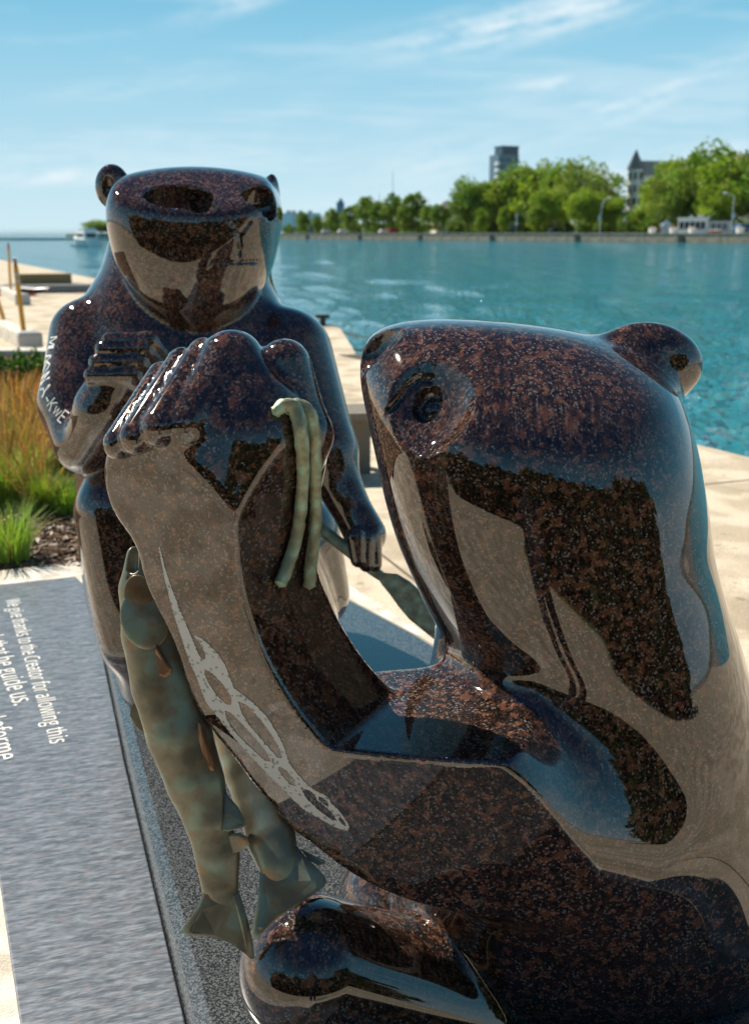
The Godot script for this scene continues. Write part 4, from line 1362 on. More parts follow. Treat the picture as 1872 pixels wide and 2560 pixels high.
	for k in 4:
		for sg in [-1.0, 1.0]:
			var a0 := Vector3(float(hull[k][1]) * sg, hull[k][2], hull[k][0])
			var a1 := Vector3(float(hull[k + 1][1]) * sg, hull[k + 1][2], hull[k + 1][0])
			var b0 := Vector3(float(hull[k][1]) * 0.7 * sg, -0.3, hull[k][0])
			var b1 := Vector3(float(hull[k + 1][1]) * 0.6 * sg, -0.3, hull[k + 1][0])
			b.facing(a0, a1, b1, Vector3(sg, 0, 0))
			b.facing(a0, b1, b0, Vector3(sg, 0, 0))
			b.facing(a0, a1, Vector3(0, hull[k + 1][2], hull[k + 1][0]), Vector3.UP)
			b.facing(a0, Vector3(0, hull[k + 1][2], hull[k + 1][0]), Vector3(0, hull[k][2], hull[k][0]), Vector3.UP)
	b.box(Vector3(0, 0.4, -4.2), Vector3(2.6, 1.5, 0.1))
	part("hull", b.done(), M.white, t)
	b = MB.new()
	b.box(Vector3(0, 0.05, -0.3), Vector3(3.26, 0.30, 7.6))
	part("hull_stripe", b.done(), mat(lin(0.03, 0.10, 0.16), 0.4), t)
	b = MB.new()
	b.prism(PackedVector2Array([Vector2(-1.3, -2.6), Vector2(1.3, -2.6), Vector2(1.2, 1.4), Vector2(0.7, 2.4), Vector2(-0.7, 2.4), Vector2(-1.2, 1.4)]), 1.2, 2.5, 0.12)
	part("cabin", b.done(), M.white, t)
	for sg in [-1.0, 1.0]:
		window(t, Vector3(1.27 * sg, 2.0, -0.6), Vector3(0.06, 0.5, 3.2))
	window(t, Vector3(0, 1.95, -2.62), Vector3(1.9, 0.8, 0.06))
	b = MB.new()
	b.box(Vector3(0, 2.85, -0.9), Vector3(2.2, 0.6, 2.6))
	part("flybridge", b.done(), M.white, t)
	b = MB.new()
	for sg in [-1.0, 1.0]:
		b.cyl(Vector3(sg, 3.1, -1.9), Vector3(sg * 0.9, 4.1, -2.1), 0.05, 0.05, 6)
	b.box(Vector3(0, 4.15, -1.6), Vector3(2.3, 0.08, 1.6))
	part("bimini_top", b.done(), mat(lin(0.35, 0.36, 0.40), 0.7), t)
	b = MB.new()
	b.prism(PackedVector2Array([Vector2(-260, -2), Vector2(60, -2), Vector2(64, 2), Vector2(-260, 2)]), -1.4, 0.0)
	tag(part("breakwater", b.done(), mat(lin(0.06, 0.08, 0.09), 0.9)), "long low dark breakwater on the water behind the cabin cruiser", "breakwater").position = Vector3(-138.9, -0.55, -484.9)
	b = MB.new()
	b.prism(PackedVector2Array([Vector2(-45, -20), Vector2(30, -30), Vector2(80, 20), Vector2(-20, 25)]), -2.0, 2.0, 0.8)
	var hl := structure("headland", b.done(), mat(lin(0.07, 0.10, 0.04), 0.9))
	hl.position = Vector3(-213.3, -1.00, -928.6)

func far_shore() -> void:
	# ---- land and sea wall across the harbour
	var a := Vector3(142.60, 0.00, -241.78)
	var e := Vector3(-57.57, 0.00, -540.89)
	var dir := (e - a).normalized()
	var inland := Vector3(dir.z, 0, -dir.x)
	if inland.z > 0.0:
		inland = -inland
	var b := MB.new()
	var pa := a - dir * 300.0
	b.prism(PackedVector2Array([Vector2(pa.x, pa.z) + Vector2(inland.x, inland.z), Vector2(e.x, e.z) + Vector2(inland.x, inland.z), Vector2(e.x, e.z) + Vector2(inland.x - dir.x * 0.1, inland.z) * 900.0, Vector2(pa.x, pa.z) + Vector2(inland.x, inland.z) * 900.0]), -2.0, 1.5)
	structure("far_bank", b.done(), mat(lin(0.36, 0.31, 0.22), 0.9))
	# a pier of its own wall, in capped lengths
	var wall := thing("sea_wall", "long stained concrete sea wall along the far bank", "wall", a)
	var len_ := (e - a).length()
	var step := 14.0
	var bs := Basis(dir, Vector3.UP, dir.cross(Vector3.UP))
	for k in int(len_ / step):
		b = MB.new()
		b.box(dir * (k + 0.5) * step + Vector3(0, -0.05, 0), Vector3(step - 0.12, 3.0, 1.6), bs)
		part("wall_panel", b.done(), M.sea_wall, wall)
		b = MB.new()
		b.box(dir * (k + 0.5) * step + Vector3(0, 1.53, 0), Vector3(step - 0.05, 0.16, 2.0), bs)
		part("coping", b.done(), mat(lin(0.62, 0.52, 0.38), 0.8), wall)
		if k % 3 == 1:
			b = MB.new()
			b.box(dir * k * step - inland * 0.95 + Vector3(0, -0.35, 0), Vector3(2.0, 2.2, 0.3), bs)
			part("fender", b.done(), M.iron, wall)
	# ---- trees
	var rng_ := RandomNumberGenerator.new()
	tree_kind("broad", 11, Vector3(17, 16, 15), 2.5, 80, 90, 0.85, Vector3(0.25, 0.345, 0.035))
	tree_kind("tall", 12, Vector3(14, 18, 13), 3.0, 76, 90, 0.85, Vector3(0.195, 0.30, 0.04))
	tree_kind("loose", 13, Vector3(15, 17, 14), 3.5, 46, 80, 0.8, Vector3(0.23, 0.315, 0.055))
	tree_kind("small", 14, Vector3(8.5, 10, 7), 1.0, 44, 55, 0.7, Vector3(0.17, 0.265, 0.036))
	tree_kind("egg", 15, Vector3(6, 9, 6), 0.6, 60, 70, 0.45, Vector3(0.230, 0.330, 0.028), 0.6)
	tree_kind("bush", 16, Vector3(7, 4.5, 6), 0.1, 34, 50, 0.5, Vector3(0.150, 0.235, 0.030))
	var big := [
		["tall", Vector3(36.81, 1.55, -446.60), 1.02, "dark green tree at the left end of the tall grove", 0.3],
		["broad", Vector3(46.30, 1.55, -446.80), 1.12, "broad tree in front of the glass tower's left side", 1.2],
		["tall", Vector3(55.72, 1.55, -443.52), 1.25, "tall tree hiding the lower half of the glass tower", 2.1],
		["broad", Vector3(63.44, 1.55, -435.58), 1.40, "tallest broad tree just right of the glass tower", 0.8],
		["tall", Vector3(69.47, 1.55, -419.38), 1.22, "tall bright tree right of the grove's top", 1.7],
		["loose", Vector3(74.36, 1.55, -404.88), 1.22, "loose tree with sky showing through its crown", 2.6],
		["loose", Vector3(78.61, 1.55, -391.34), 0.98, "loose crowned tree left of the curved street lamp", 0.5],
		["broad", Vector3(61.07, 1.55, -392.37), 0.85, "bright lower tree at the front of the grove's middle", 3.3],
		["broad", Vector3(69.77, 1.55, -375.78), 0.78, "low dark tree behind the dark blue car", 4.3],
		["broad", Vector3(77.67, 1.55, -374.76), 0.66, "low tree between the street lamp and the turret", 5.1],
		["broad", Vector3(91.82, 1.55, -360.81), 0.98, "pale barked tree right of the turret", 0.2],
		["broad", Vector3(97.80, 1.55, -362.66), 1.28, "tallest tree of the right hand grove", 1.5],
		["tall", Vector3(103.36, 1.55, -354.35), 1.30, "tall tree behind the white kiosk", 2.4],
		["broad", Vector3(107.90, 1.55, -343.97), 1.24, "dark broad tree behind the right street lamp", 3.6],
		["tall", Vector3(112.58, 1.55, -333.38), 1.22, "tall tree cut off by the right edge", 4.4],
		["loose", Vector3(89.31, 1.55, -346.58), 0.95, "grey limbed open tree left of the white kiosk", 5.5],
		["broad", Vector3(101.03, 1.55, -332.67), 0.80, "low dark tree directly behind the kiosk roof", 0.9],
		["broad", Vector3(83.76, 1.55, -358.46), 0.42, "low round tree in front of the turret's foot", 1.9]]
	for q in big:
		tree(q[0], "broadleaf_tree", q[3], "tree", q[1], Vector3.ONE * float(q[2]), q[4], "trees on the far bank")
	var small := [[Vector3(-38.88, 1.55, -530.94), 0.62, "bush", "bright green bush in front of the white warehouse"], [Vector3(-33.14, 1.55, -524.16), 0.85, "small", "small tree at the right end of the warehouse bushes"], [Vector3(-19.06, 1.55, -506.72), 0.95, "small", "small dark tree left of the skyscraper's foot"], [Vector3(-10.10, 1.55, -495.13), 1.05, "small", "small tree right of the skyscraper's foot"], [Vector3(-3.30, 1.55, -484.96), 1.35, "small", "taller dark tree below the slim blue tower"], [Vector3(2.27, 1.55, -473.04), 1.15, "small", "olive green tree right of the slim blue tower"], [Vector3(7.87, 1.55, -468.28), 1.35, "small", "tall young tree behind the red car"], [Vector3(12.19, 1.55, -454.63), 0.85, "small", "low young tree right of the red car"], [Vector3(15.71, 1.55, -456.56), 1.40, "small", "slender tree midway along the row of young trees"], [Vector3(21.18, 1.55, -444.79), 0.95, "small", "young tree left of the grey gabled roof"], [Vector3(24.67, 1.55, -434.18), 0.95, "small", "bushy young tree in front of the grey gabled roof"], [Vector3(30.48, 1.55, -425.51), 1.15, "bush", "rounded shrub at the foot of the dark green tree"], [Vector3(38.54, 1.55, -411.65), 0.92, "egg", "leftmost of the three clipped bright egg-shaped trees"], [Vector3(45.72, 1.55, -400.93), 0.98, "egg", "middle one of the three clipped bright egg-shaped trees"], [Vector3(54.86, 1.55, -387.28), 1.02, "egg", "rightmost and widest of the clipped egg-shaped trees"], [Vector3(67.36, 1.55, -366.79), 0.9, "bush", "pale bush right of the dark blue car"], [Vector3(78.36, 1.55, -350.35), 1.15, "bush", "rounded bush below the turret"], [Vector3(82.80, 1.55, -343.73), 1.0, "bush", "light bush left of the person in red"], [Vector3(-26.96, 1.55, -534.70), 0.7, "small", "small tree beside the low dark shed"], [Vector3(71.88, 1.55, -363.64), 0.8, "bush", "low bush at the foot of the curved street lamp"]]
	for i in small.size():
		var q: Array = small[i]
		var s := float(q[1])
		tree(q[2], "shrub" if q[2] == "bush" else "young_tree", q[3], "shrub" if q[2] == "bush" else "tree", q[0], Vector3(s * 1.15 if q[2] == "egg" and i == 14 else s, s, s), i * 1.3, "small trees along the far sea wall")
	for q in [[Vector3(-218.0, 0.60, -908.0), 1.1, "left of the two dark trees on the distant headland"], [Vector3(-212.4, 0.60, -918.3), 0.9, "right of the two dark trees on the distant headland"]]:
		tree("broad", "headland_tree", q[2], "tree", q[0], Vector3(1.6, 0.55, 1.4) * float(q[1]), 0.4)
	tree_kind("dense", 17, Vector3(12, 10, 8), -1.0, 130, 80, 1.1, Vector3(0.035, 0.060, 0.016))  # unseen trees, added dense and dark to deepen the reflections in the granite
	var ring := ["at the far left", "left of centre", "straight", "right of centre", "at the right"]
	for k in 5:
		var an := deg_to_rad(-48.0 + k * 25.0)
		tree("dense", "broadleaf_tree", "added unseen dark leafy tree behind the viewpoint, " + ring[k], "tree", Vector3(sin(an) * 19.0, 0.0, cos(an) * 19.0), Vector3(1.0, 0.8 + 0.12 * (k % 3), 1.0), an, "trees added to darken reflections in the granite")
	# undergrowth that fills the gaps between the trunks
	rng_.seed = 5
	var mm := MultiMesh.new()
	mm.transform_format = MultiMesh.TRANSFORM_3D
	mm.mesh = tree_kinds["bush"][0]
	mm.instance_count = 110
	for k in 110:
		var q := a + dir * (len_ * 1.0 * k / 100.0) + inland * (rng_.randf_range(36.0, 60.0) if k > 3 else 50.0)
		var sc := rng_.randf_range(1.0, 1.7)
		mm.set_instance_transform(k, Transform3D(Basis(Vector3.UP, rng_.randf() * TAU).scaled(Vector3(sc, sc * 0.95, sc)), Vector3(q.x, 3.3, q.z)))
	var ug := MultiMeshInstance3D.new()
	ug.name = "undergrowth"
	ug.multimesh = mm
	ug.material_override = M.leaf
	add_child(ug)
	tag(ug, "low green undergrowth behind the trunks of the far trees", "undergrowth", "", "stuff")
	# ---- buildings
	var tw := Vector3(75.4, 1.50, -670.7)
	var t := thing("glass_tower", "slim dark glass tower rising behind the tall grove", "tower block", tw, 0.35)
	b = MB.new()
	b.box(Vector3(0, 22, 0), Vector3(13, 44, 12))
	part("tower_wall", b.done(), mat(lin(0.10, 0.16, 0.21), 0.25), t)
	b = MB.new()
	b.box(Vector3(1.5, 46.2, 0), Vector3(10.5, 4.4, 10))
	part("plant_room", b.done(), mat(lin(0.035, 0.07, 0.10), 0.3), t)
	b = MB.new()
	b.box(Vector3(1.5, 48.6, 0), Vector3(11.2, 0.5, 10.8))
	part("roof_edge", b.done(), mat(lin(0.03, 0.05, 0.07), 0.4), t)
	for k in 11:
		for j in 3:
			window(t, Vector3(-4.2 + j * 4.2, 4.0 + k * 3.7, 6.02), Vector3(3.6, 2.3, 0.1), Basis.IDENTITY, mat(lin(0.03, 0.09, 0.13), 0.1))
		b = MB.new()
		b.box(Vector3(-6.6, 2.0 + k * 3.7, 4.6), Vector3(1.6, 1.7, 3.2))
		part("balcony", b.done(), M.white, t)
	# turret house
	tw = Vector3(93.6, 1.50, -407.6)
	t = thing("turret_house", "pale house with a pointed grey turret between the groves", "house", tw, 0.2)
	var clad := mat(lin(0.78, 0.75, 0.70), 0.8)
	var roof := mat(lin(0.17, 0.17, 0.19), 0.7)
	b = MB.new()
	b.cyl(Vector3(-1.2, 0, 0), Vector3(-1.2, 22, 0), 2.7, 2.7, 8)
	part("turret_wall", b.done(), clad, t)
	b = MB.new()
	b.cyl(Vector3(-1.2, 22, 0), Vector3(-1.2, 28.8, 0), 3.4, 0.05, 8)
	part("turret_roof", b.done(), roof, t)
	for k in 4:
		for j in 3:
			var an := PI * 0.5 + (j - 1) * TAU / 8.0 + TAU / 16.0
			window(t, Vector3(-1.2 + cos(an) * 2.55, 6.5 + k * 4.4, sin(an) * 2.55), Vector3(1.3, 2.5, 0.2), Basis(Vector3.UP, PI * 0.5 - an))
	b = MB.new()
	b.box(Vector3(8.5, 10, -2), Vector3(15, 20, 9))
	part("wall", b.done(), clad, t)
	b = MB.new()
	b.box(Vector3(8.5, 22.4, -2), Vector3(16, 5.2, 3.0))
	for sg in [-1.0, 1.0]:
		b.quad(Vector3(0.5, 25.0, -2 + 1.5 * sg), Vector3(16.5, 25.0, -2 + 1.5 * sg), Vector3(16.5, 19.9, -2 + 5.0 * sg), Vector3(0.5, 19.9, -2 + 5.0 * sg))
	part("roof", b.done(), mat(lin(0.40, 0.34, 0.27), 0.8), t)
	tw = Vector3(137.3, 1.50, -407.6)
	t = thing("roofed_block", "brown roofed block showing above the trees at the right edge", "house", tw, 0.0)
	b = MB.new()
	b.box(Vector3(0, 12, 0), Vector3(16, 24, 10))
	part("wall", b.done(), clad, t)
	b = MB.new()
	b.box(Vector3(0, 25.6, 0), Vector3(17, 3.0, 11))
	part("roof", b.done(), mat(lin(0.17, 0.12, 0.10), 0.8), t)
	# gabled roof, warehouse
	tw = Vector3(30.9, 1.50, -484.9)
	t = thing("gabled_house", "house with a wide grey gabled roof left of the grove", "house", tw, 0.3)
	b = MB.new()
	b.box(Vector3(0, 4, 0), Vector3(14, 8, 10))
	part("wall", b.done(), clad, t)
	b = MB.new()
	for sg in [-1.0, 1.0]:
		b.quad(Vector3(-1.5, 13.2, 0), Vector3(1.5, 13.2, 0), Vector3(8.6, 7.6, 6 * sg), Vector3(-8.6, 7.6, 6 * sg))
		b.tri(Vector3(1.5 * sg, 13.2, 0), Vector3(8.6 * sg, 7.6, 6), Vector3(8.6 * sg, 7.6, -6))
	part("roof", b.done(), mat(lin(0.30, 0.28, 0.27), 0.8), t)
	window(t, Vector3(-3, 4.5, 5.03), Vector3(2, 2, 0.1))
	window(t, Vector3(3, 4.5, 5.03), Vector3(2, 2, 0.1))
	tw = Vector3(-43.9, 1.50, -660.3)
	t = thing("warehouse", "long white flat-roofed warehouse at the left of the far bank", "warehouse", tw, 0.15)
	b = MB.new()
	b.box(Vector3(0, 6.0, 0), Vector3(24, 10.5, 14))
	part("wall", b.done(), mat(lin(0.62, 0.64, 0.66), 0.7), t)
	b = MB.new()
	b.box(Vector3(-7.6, 6.2, 0.3), Vector3(7.0, 8.6, 14))
	part("white_bay", b.done(), M.white, t)
	for x in [-6.0, -3.0, 1.0, 6.5]:
		b = MB.new()
		b.box(Vector3(x, 12.0, 0), Vector3(2.2, 1.4, 4))
		part("roof_unit", b.done(), mat(lin(0.25, 0.25, 0.26), 0.7), t)
	b = MB.new()
	b.box(Vector3(4, 2.6, 7.2), Vector3(14, 1.2, 0.3))
	part("stripe", b.done(), mat(lin(0.05, 0.08, 0.13), 0.6), t)
	tw = Vector3(-28.4, 1.50, -577.8)
	t = thing("shed", "low dark blue shed right of the white warehouse", "shed", tw, 0.1)
	b = MB.new()
	b.box(Vector3(0, 2.6, 0), Vector3(10, 5.2, 7))
	part("wall", b.done(), mat(lin(0.08, 0.11, 0.15), 0.7), t)
	b = MB.new()
	b.box(Vector3(0, 5.4, 0), Vector3(10.6, 0.5, 7.6))
	part("roof", b.done(), mat(lin(0.14, 0.17, 0.20), 0.7), t)
	# skyline far away
	var city := mat(lin(0.08, 0.17, 0.26), 0.6)
	var sky_ := [[752, 205.0, 36.0, "stepped pale blue skyscraper far away, tallest of the skyline"], [787, 175.0, 24.0, "slim pale blue tower right of the stepped skyscraper"], [708, 100.0, 22.0, "short pale blue tower left of the stepped skyscraper"]]
	var ds := [Vector3(-275.0, 0.00, -9286.0), Vector3(-144.9, 0.00, -9286.0), Vector3(-438.4, 0.00, -9286.0)]
	for i in 3:
		t = thing("skyscraper", sky_[i][3], "skyscraper", ds[i], 0.0, "distant city skyline")
		b = MB.new()
		b.box(Vector3(0, float(sky_[i][1]) * 0.5 + 0, 0), Vector3(sky_[i][2], sky_[i][1], 30))
		if i == 0:
			b = MB.new()
			b.box(Vector3(0, 130, 0), Vector3(34, 260, 30))
			part("tower_wall", b.done(), city, t)
			for q in [[-4.0, 96.0, 80.0], [0.0, 70.0, 165.0], [16.0, 60.0, 150.0], [-26.0, 58.0, 140.0]]:
				b = MB.new()
				b.box(Vector3(q[0], float(q[1]) * 0.5 + 30, 16), Vector3(q[2], float(q[1]) + 60, 30))
				part("lower_tier", b.done(), city, t)
			b = MB.new()
			b.box(Vector3(-2, 200, 16), Vector3(62, 90, 28))
			part("upper_tier", b.done(), city, t)
			b = MB.new()
			b.box(Vector3(2, 268, 0), Vector3(16, 16, 16))
			part("crown", b.done(), city, t)
		else:
			b = MB.new()
			b.box(Vector3(0, float(sky_[i][1]) * 0.62, 0), Vector3(sky_[i][2], float(sky_[i][1]) * 1.25, 26))
			part("tower_wall", b.done(), city, t)
			b = MB.new()
			b.box(Vector3(0, float(sky_[i][1]) * 1.27, 0), Vector3(float(sky_[i][2]) * 0.6, 8, 16))
			part("crown", b.done(), city, t)
	for q in [[Vector3(3.6, 1.50, -825.4), 28.0, "thin grey mast above the olive green tree", 0.5], [Vector3(13.2, 1.50, -825.4), 43.0, "thin mast with dark cabin left of the red car's trees", 0.4], [Vector3(39.3, 1.50, -825.4), 25.0, "short thin mast left of the gabled roof", 0.5]]:
		t = thing("mast", q[2], "mast", q[0], 0.0, "masts above the far trees")
		b = MB.new()
		b.cyl(Vector3.ZERO, Vector3(0, q[1], 0), q[3], float(q[3]) * 0.4, 6)
		part("pole", b.done(), M.steel, t)
		b = MB.new()
		b.box(Vector3(0, float(q[1]) * 0.62, 0), Vector3(3.4, 3.2, 2) if q[1] > 40.0 else Vector3(1.6, 0.5, 0.6))
		part("head", b.done(), M.iron, t)
	# ---- street lamps and signs
	for q in [[Vector3(70.45, 1.55, -354.98), 1.0, "curved grey street lamp in front of the loose trees"], [Vector3(98.47, 1.55, -313.11), -1.0, "angular white street lamp at the right above the kiosk"]]:
		t = thing("street_lamp", q[2], "street lamp", q[0], 0.0, "street lamps along the far bank")
		var sg := float(q[1])
		b = MB.new()
		if sg > 0.0:
			b.sweep([Vector3(0, 0, 0), Vector3(0.05, 4, 0), Vector3(0.25, 8, 0), Vector3(0.9, 9.8, 0), Vector3(2.0, 10.6, 0)], [0.16, 0.15, 0.14, 0.13, 0.12], 8)
		else:
			b.cyl(Vector3.ZERO, Vector3(0, 9.8, 0), 0.16, 0.13, 8)
			b.cyl(Vector3(0, 9.8, 0), Vector3(-1.9, 10.7, 0), 0.12, 0.10, 8)
		part("pole", b.done(), mat(lin(0.52, 0.54, 0.54), 0.5), t)
		b = MB.new()
		b.ball(Vector3(2.5 * sg, 10.7, 0), Vector3(0.75, 0.22, 0.3))
		part("lamp_head", b.done(), M.white, t)
		b = MB.new()
		b.box(Vector3(-0.35 * sg, 4.6, 0.1), Vector3(0.7, 1.3, 0.1))
		part("banner", b.done(), mat(lin(0.30, 0.50, 0.58), 0.7), t)
		b = MB.new()
		b.cyl(Vector3.ZERO, Vector3(0, 1.0, 0), 0.28, 0.24, 8)
		part("foot", b.done(), M.steel, t)
	t = thing("sign_post", "grey sign post between the two right clipped trees", "sign", Vector3(48.43, 1.55, -387.90))
	b = MB.new()
	b.cyl(Vector3.ZERO, Vector3(0, 6.8, 0), 0.13, 0.10, 8)
	part("pole", b.done(), M.steel, t)
	for k in [[6.0, 0.9, 1.1], [4.6, 0.7, 0.6], [3.2, 1.1, 1.2]]:
		b = MB.new()
		b.box(Vector3(0, k[0], 0.15), Vector3(k[1], k[2], 0.06))
		part("sign_plate", b.done(), mat(lin(0.42, 0.50, 0.50), 0.5), t)
	# ---- kiosk, tent, planters, cars, person
	tw = Vector3(94.77, 1.55, -329.43)
	t = thing("kiosk", "white flat-roofed kiosk with dark windows on the right far bank", "kiosk", tw, -0.25)
	b = MB.new()
	b.box(Vector3(-2.4, 2.0, 0), Vector3(8.2, 4.0, 5))
	part("wall", b.done(), M.white, t)
	b = MB.new()
	b.box(Vector3(-2.4, 4.2, 0), Vector3(8.9, 0.45, 5.8))
	part("roof", b.done(), M.white, t)
	b = MB.new()
	b.box(Vector3(5.0, 1.7, 0.3), Vector3(6.4, 3.4, 4))
	part("annex", b.done(), mat(lin(0.42, 0.46, 0.46), 0.6), t)
	for k in 5:
		window(t, Vector3(-5.6 + k * 1.5, 2.2, 2.52), Vector3(1.25, 2.1, 0.08))
	for k in 3:
		window(t, Vector3(3.2 + k * 1.6, 1.9, 2.33), Vector3(1.2, 1.6, 0.08))
	b = MB.new()
	b.box(Vector3(-0.3, 4.8, -0.4), Vector3(1.6, 0.9, 1.4))
	b.box(Vector3(2.0, 4.7, 0), Vector3(1.0, 1.6, 1.2))
	part("roof_unit", b.done(), M.band, t)
	t = thing("awning_tent", "pale blue and white pop-up tent left of the kiosk", "tent", Vector3(87.30, 1.55, -338.80))
	b = MB.new()
	for k in [[-1, -1], [1, -1], [1, 1], [-1, 1]]:
		b.cyl(Vector3(k[0] * 1.5, 0, k[1] * 1.5), Vector3(k[0] * 1.5, 2.4, k[1] * 1.5), 0.05, 0.05, 6)
	part("frame", b.done(), M.steel, t)
	b = MB.new()
	b.cyl(Vector3(0, 2.3, 0), Vector3(0, 3.9, 0), 2.3, 0.1, 4)
	part("canopy", b.done(), mat(lin(0.45, 0.60, 0.75), 0.7), t)
	b = MB.new()
	b.box(Vector3(0, 1.2, -1.4), Vector3(2.8, 2.3, 0.06))
	part("back_wall", b.done(), mat(lin(0.35, 0.50, 0.70), 0.7), t)
	var spots := [Vector3(82.26, 1.55, -335.91), Vector3(86.69, 1.55, -329.28), Vector3(90.59, 1.55, -323.45), Vector3(99.77, 1.55, -309.74)]
	for k in 4:
		t = thing("planter", ["leftmost white round planter on the far sea wall", "white planter second from left below the tent", "white planter in front of the kiosk", "white planter at the right beside the blue van"][k], "planter", spots[k], 0.0, "white planters on the far sea wall")
		b = MB.new()
		b.cyl(Vector3.ZERO, Vector3(0, 1.5, 0), 0.95, 1.15, 14)
		part("tub", b.done(), M.white, t)
		b = MB.new()
		b.cyl(Vector3(0, 1.42, 0), Vector3(0, 1.58, 0), 1.22, 1.22, 14)
		part("rim", b.done(), M.white, t)
		b = MB.new()
		b.ball(Vector3(0, 1.6, 0), Vector3(0.9, 0.35, 0.9))
		part("flowers", b.done(), mat(lin(0.30, 0.16, 0.10), 0.9), t)
	var cars := [[Vector3(59.66, 1.55, -376.51), Color(0.02, 0.03, 0.06), "dark blue car parked below the grove", 1.15, 0.6], [Vector3(7.49, 1.55, -456.26), Color(0.30, 0.02, 0.03), "red car parked among the young trees", 1.2, 0.4], [Vector3(3.71, 1.55, -463.70), Color(0.7, 0.7, 0.7), "white car parked left of the red one", 1.0, 0.5], [Vector3(102.41, 1.55, -314.42), Color(0.06, 0.16, 0.32), "bright blue van parked at the right edge", 1.7, 0.4], [Vector3(-21.33, 1.55, -502.92), Color(0.5, 0.5, 0.52), "silver car parked near the warehouse", 1.1, 0.4], [Vector3(-13.56, 1.55, -491.31), Color(0.65, 0.65, 0.67), "pale car parked below the stepped skyscraper", 1.15, 0.4]]
	for q in cars:
		t = thing("parked_car", q[2], "car", q[0], q[4], "vehicles parked on the far bank")
		var sc := float(q[3])
		t.scale = Vector3.ONE * sc
		var col: Color = q[1]
		var body := mat(lin(col.r, col.g, col.b), 0.2)
		b = MB.new()
		b.prism(PackedVector2Array([Vector2(-2.1, -0.7), Vector2(-1.9, -0.85), Vector2(1.9, -0.85), Vector2(2.15, -0.6), Vector2(2.15, 0.6), Vector2(1.9, 0.85), Vector2(-1.9, 0.85), Vector2(-2.1, 0.7)]), 0.28, 0.9, 0.12)
		part("body", b.done(), body, t)
		b = MB.new()
		b.prism(PackedVector2Array([Vector2(-1.5, -0.72), Vector2(0.9, -0.72), Vector2(0.9, 0.72), Vector2(-1.5, 0.72)]), 0.9, 1.5, 0.3)
		part("cabin", b.done(), body, t)
		for sg in [-1.0, 1.0]:
			b = MB.new()
			b.box(Vector3(-0.35, 1.1, 0.71 * sg), Vector3(1.9, 0.34, 0.06))
			part("window", b.done(), M.glass, t)
			for x in [-1.3, 1.35]:
				b = MB.new()
				b.cyl(Vector3(x, 0.32, 0.66 * sg), Vector3(x, 0.32, 0.88 * sg), 0.32, 0.32, 12)
				part("wheel", b.done(), M.iron, t)
			b = MB.new()
			b.ball(Vector3(2.1, 0.68, 0.55 * sg), Vector3(0.08, 0.1, 0.16), 8, 5)
			part("headlight", b.done(), M.white, t)
	t = thing("rowing_boat", "small red and white rowing boat stored on the far bank by the kiosk", "boat", Vector3(95.26, 1.55, -317.01), 0.1)
	b = MB.new()
	b.sweep([Vector3(-2.1, 0.55, 0), Vector3(-1.2, 0.4, 0), Vector3(0, 0.36, 0), Vector3(1.2, 0.4, 0), Vector3(2.1, 0.6, 0)], [0.2, 0.6, 0.75, 0.6, 0.1], 12, 0.5, Vector3.UP)
	part("hull", b.done(), mat(lin(0.42, 0.03, 0.03), 0.4), t)
	b = MB.new()
	b.sweep([Vector3(-1.9, 0.85, 0), Vector3(0, 0.82, 0), Vector3(1.8, 0.9, 0)], [0.35, 0.6, 0.2], 10, 0.35, Vector3.UP)
	part("cover", b.done(), M.white, t)
	# a walker, far off, and the photographer, seen mirrored in the polished stone
	t = thing("person", "person in a red shirt walking on the far bank left of the kiosk", "person", Vector3(84.25, 1.55, -335.27), 0.4)
	figure(t, 0.06, mat(lin(0.42, 0.07, 0.06), 0.8), mat(lin(0.10, 0.10, 0.12), 0.8))
	t = thing("person", "photographer in dark clothes standing behind the viewpoint, mirrored in the granite", "person", Vector3(0.05, 0.0, 0.42), PI)
	figure(t, 0.06, mat(lin(0.02, 0.02, 0.025), 0.8), mat(lin(0.015, 0.017, 0.03), 0.8))

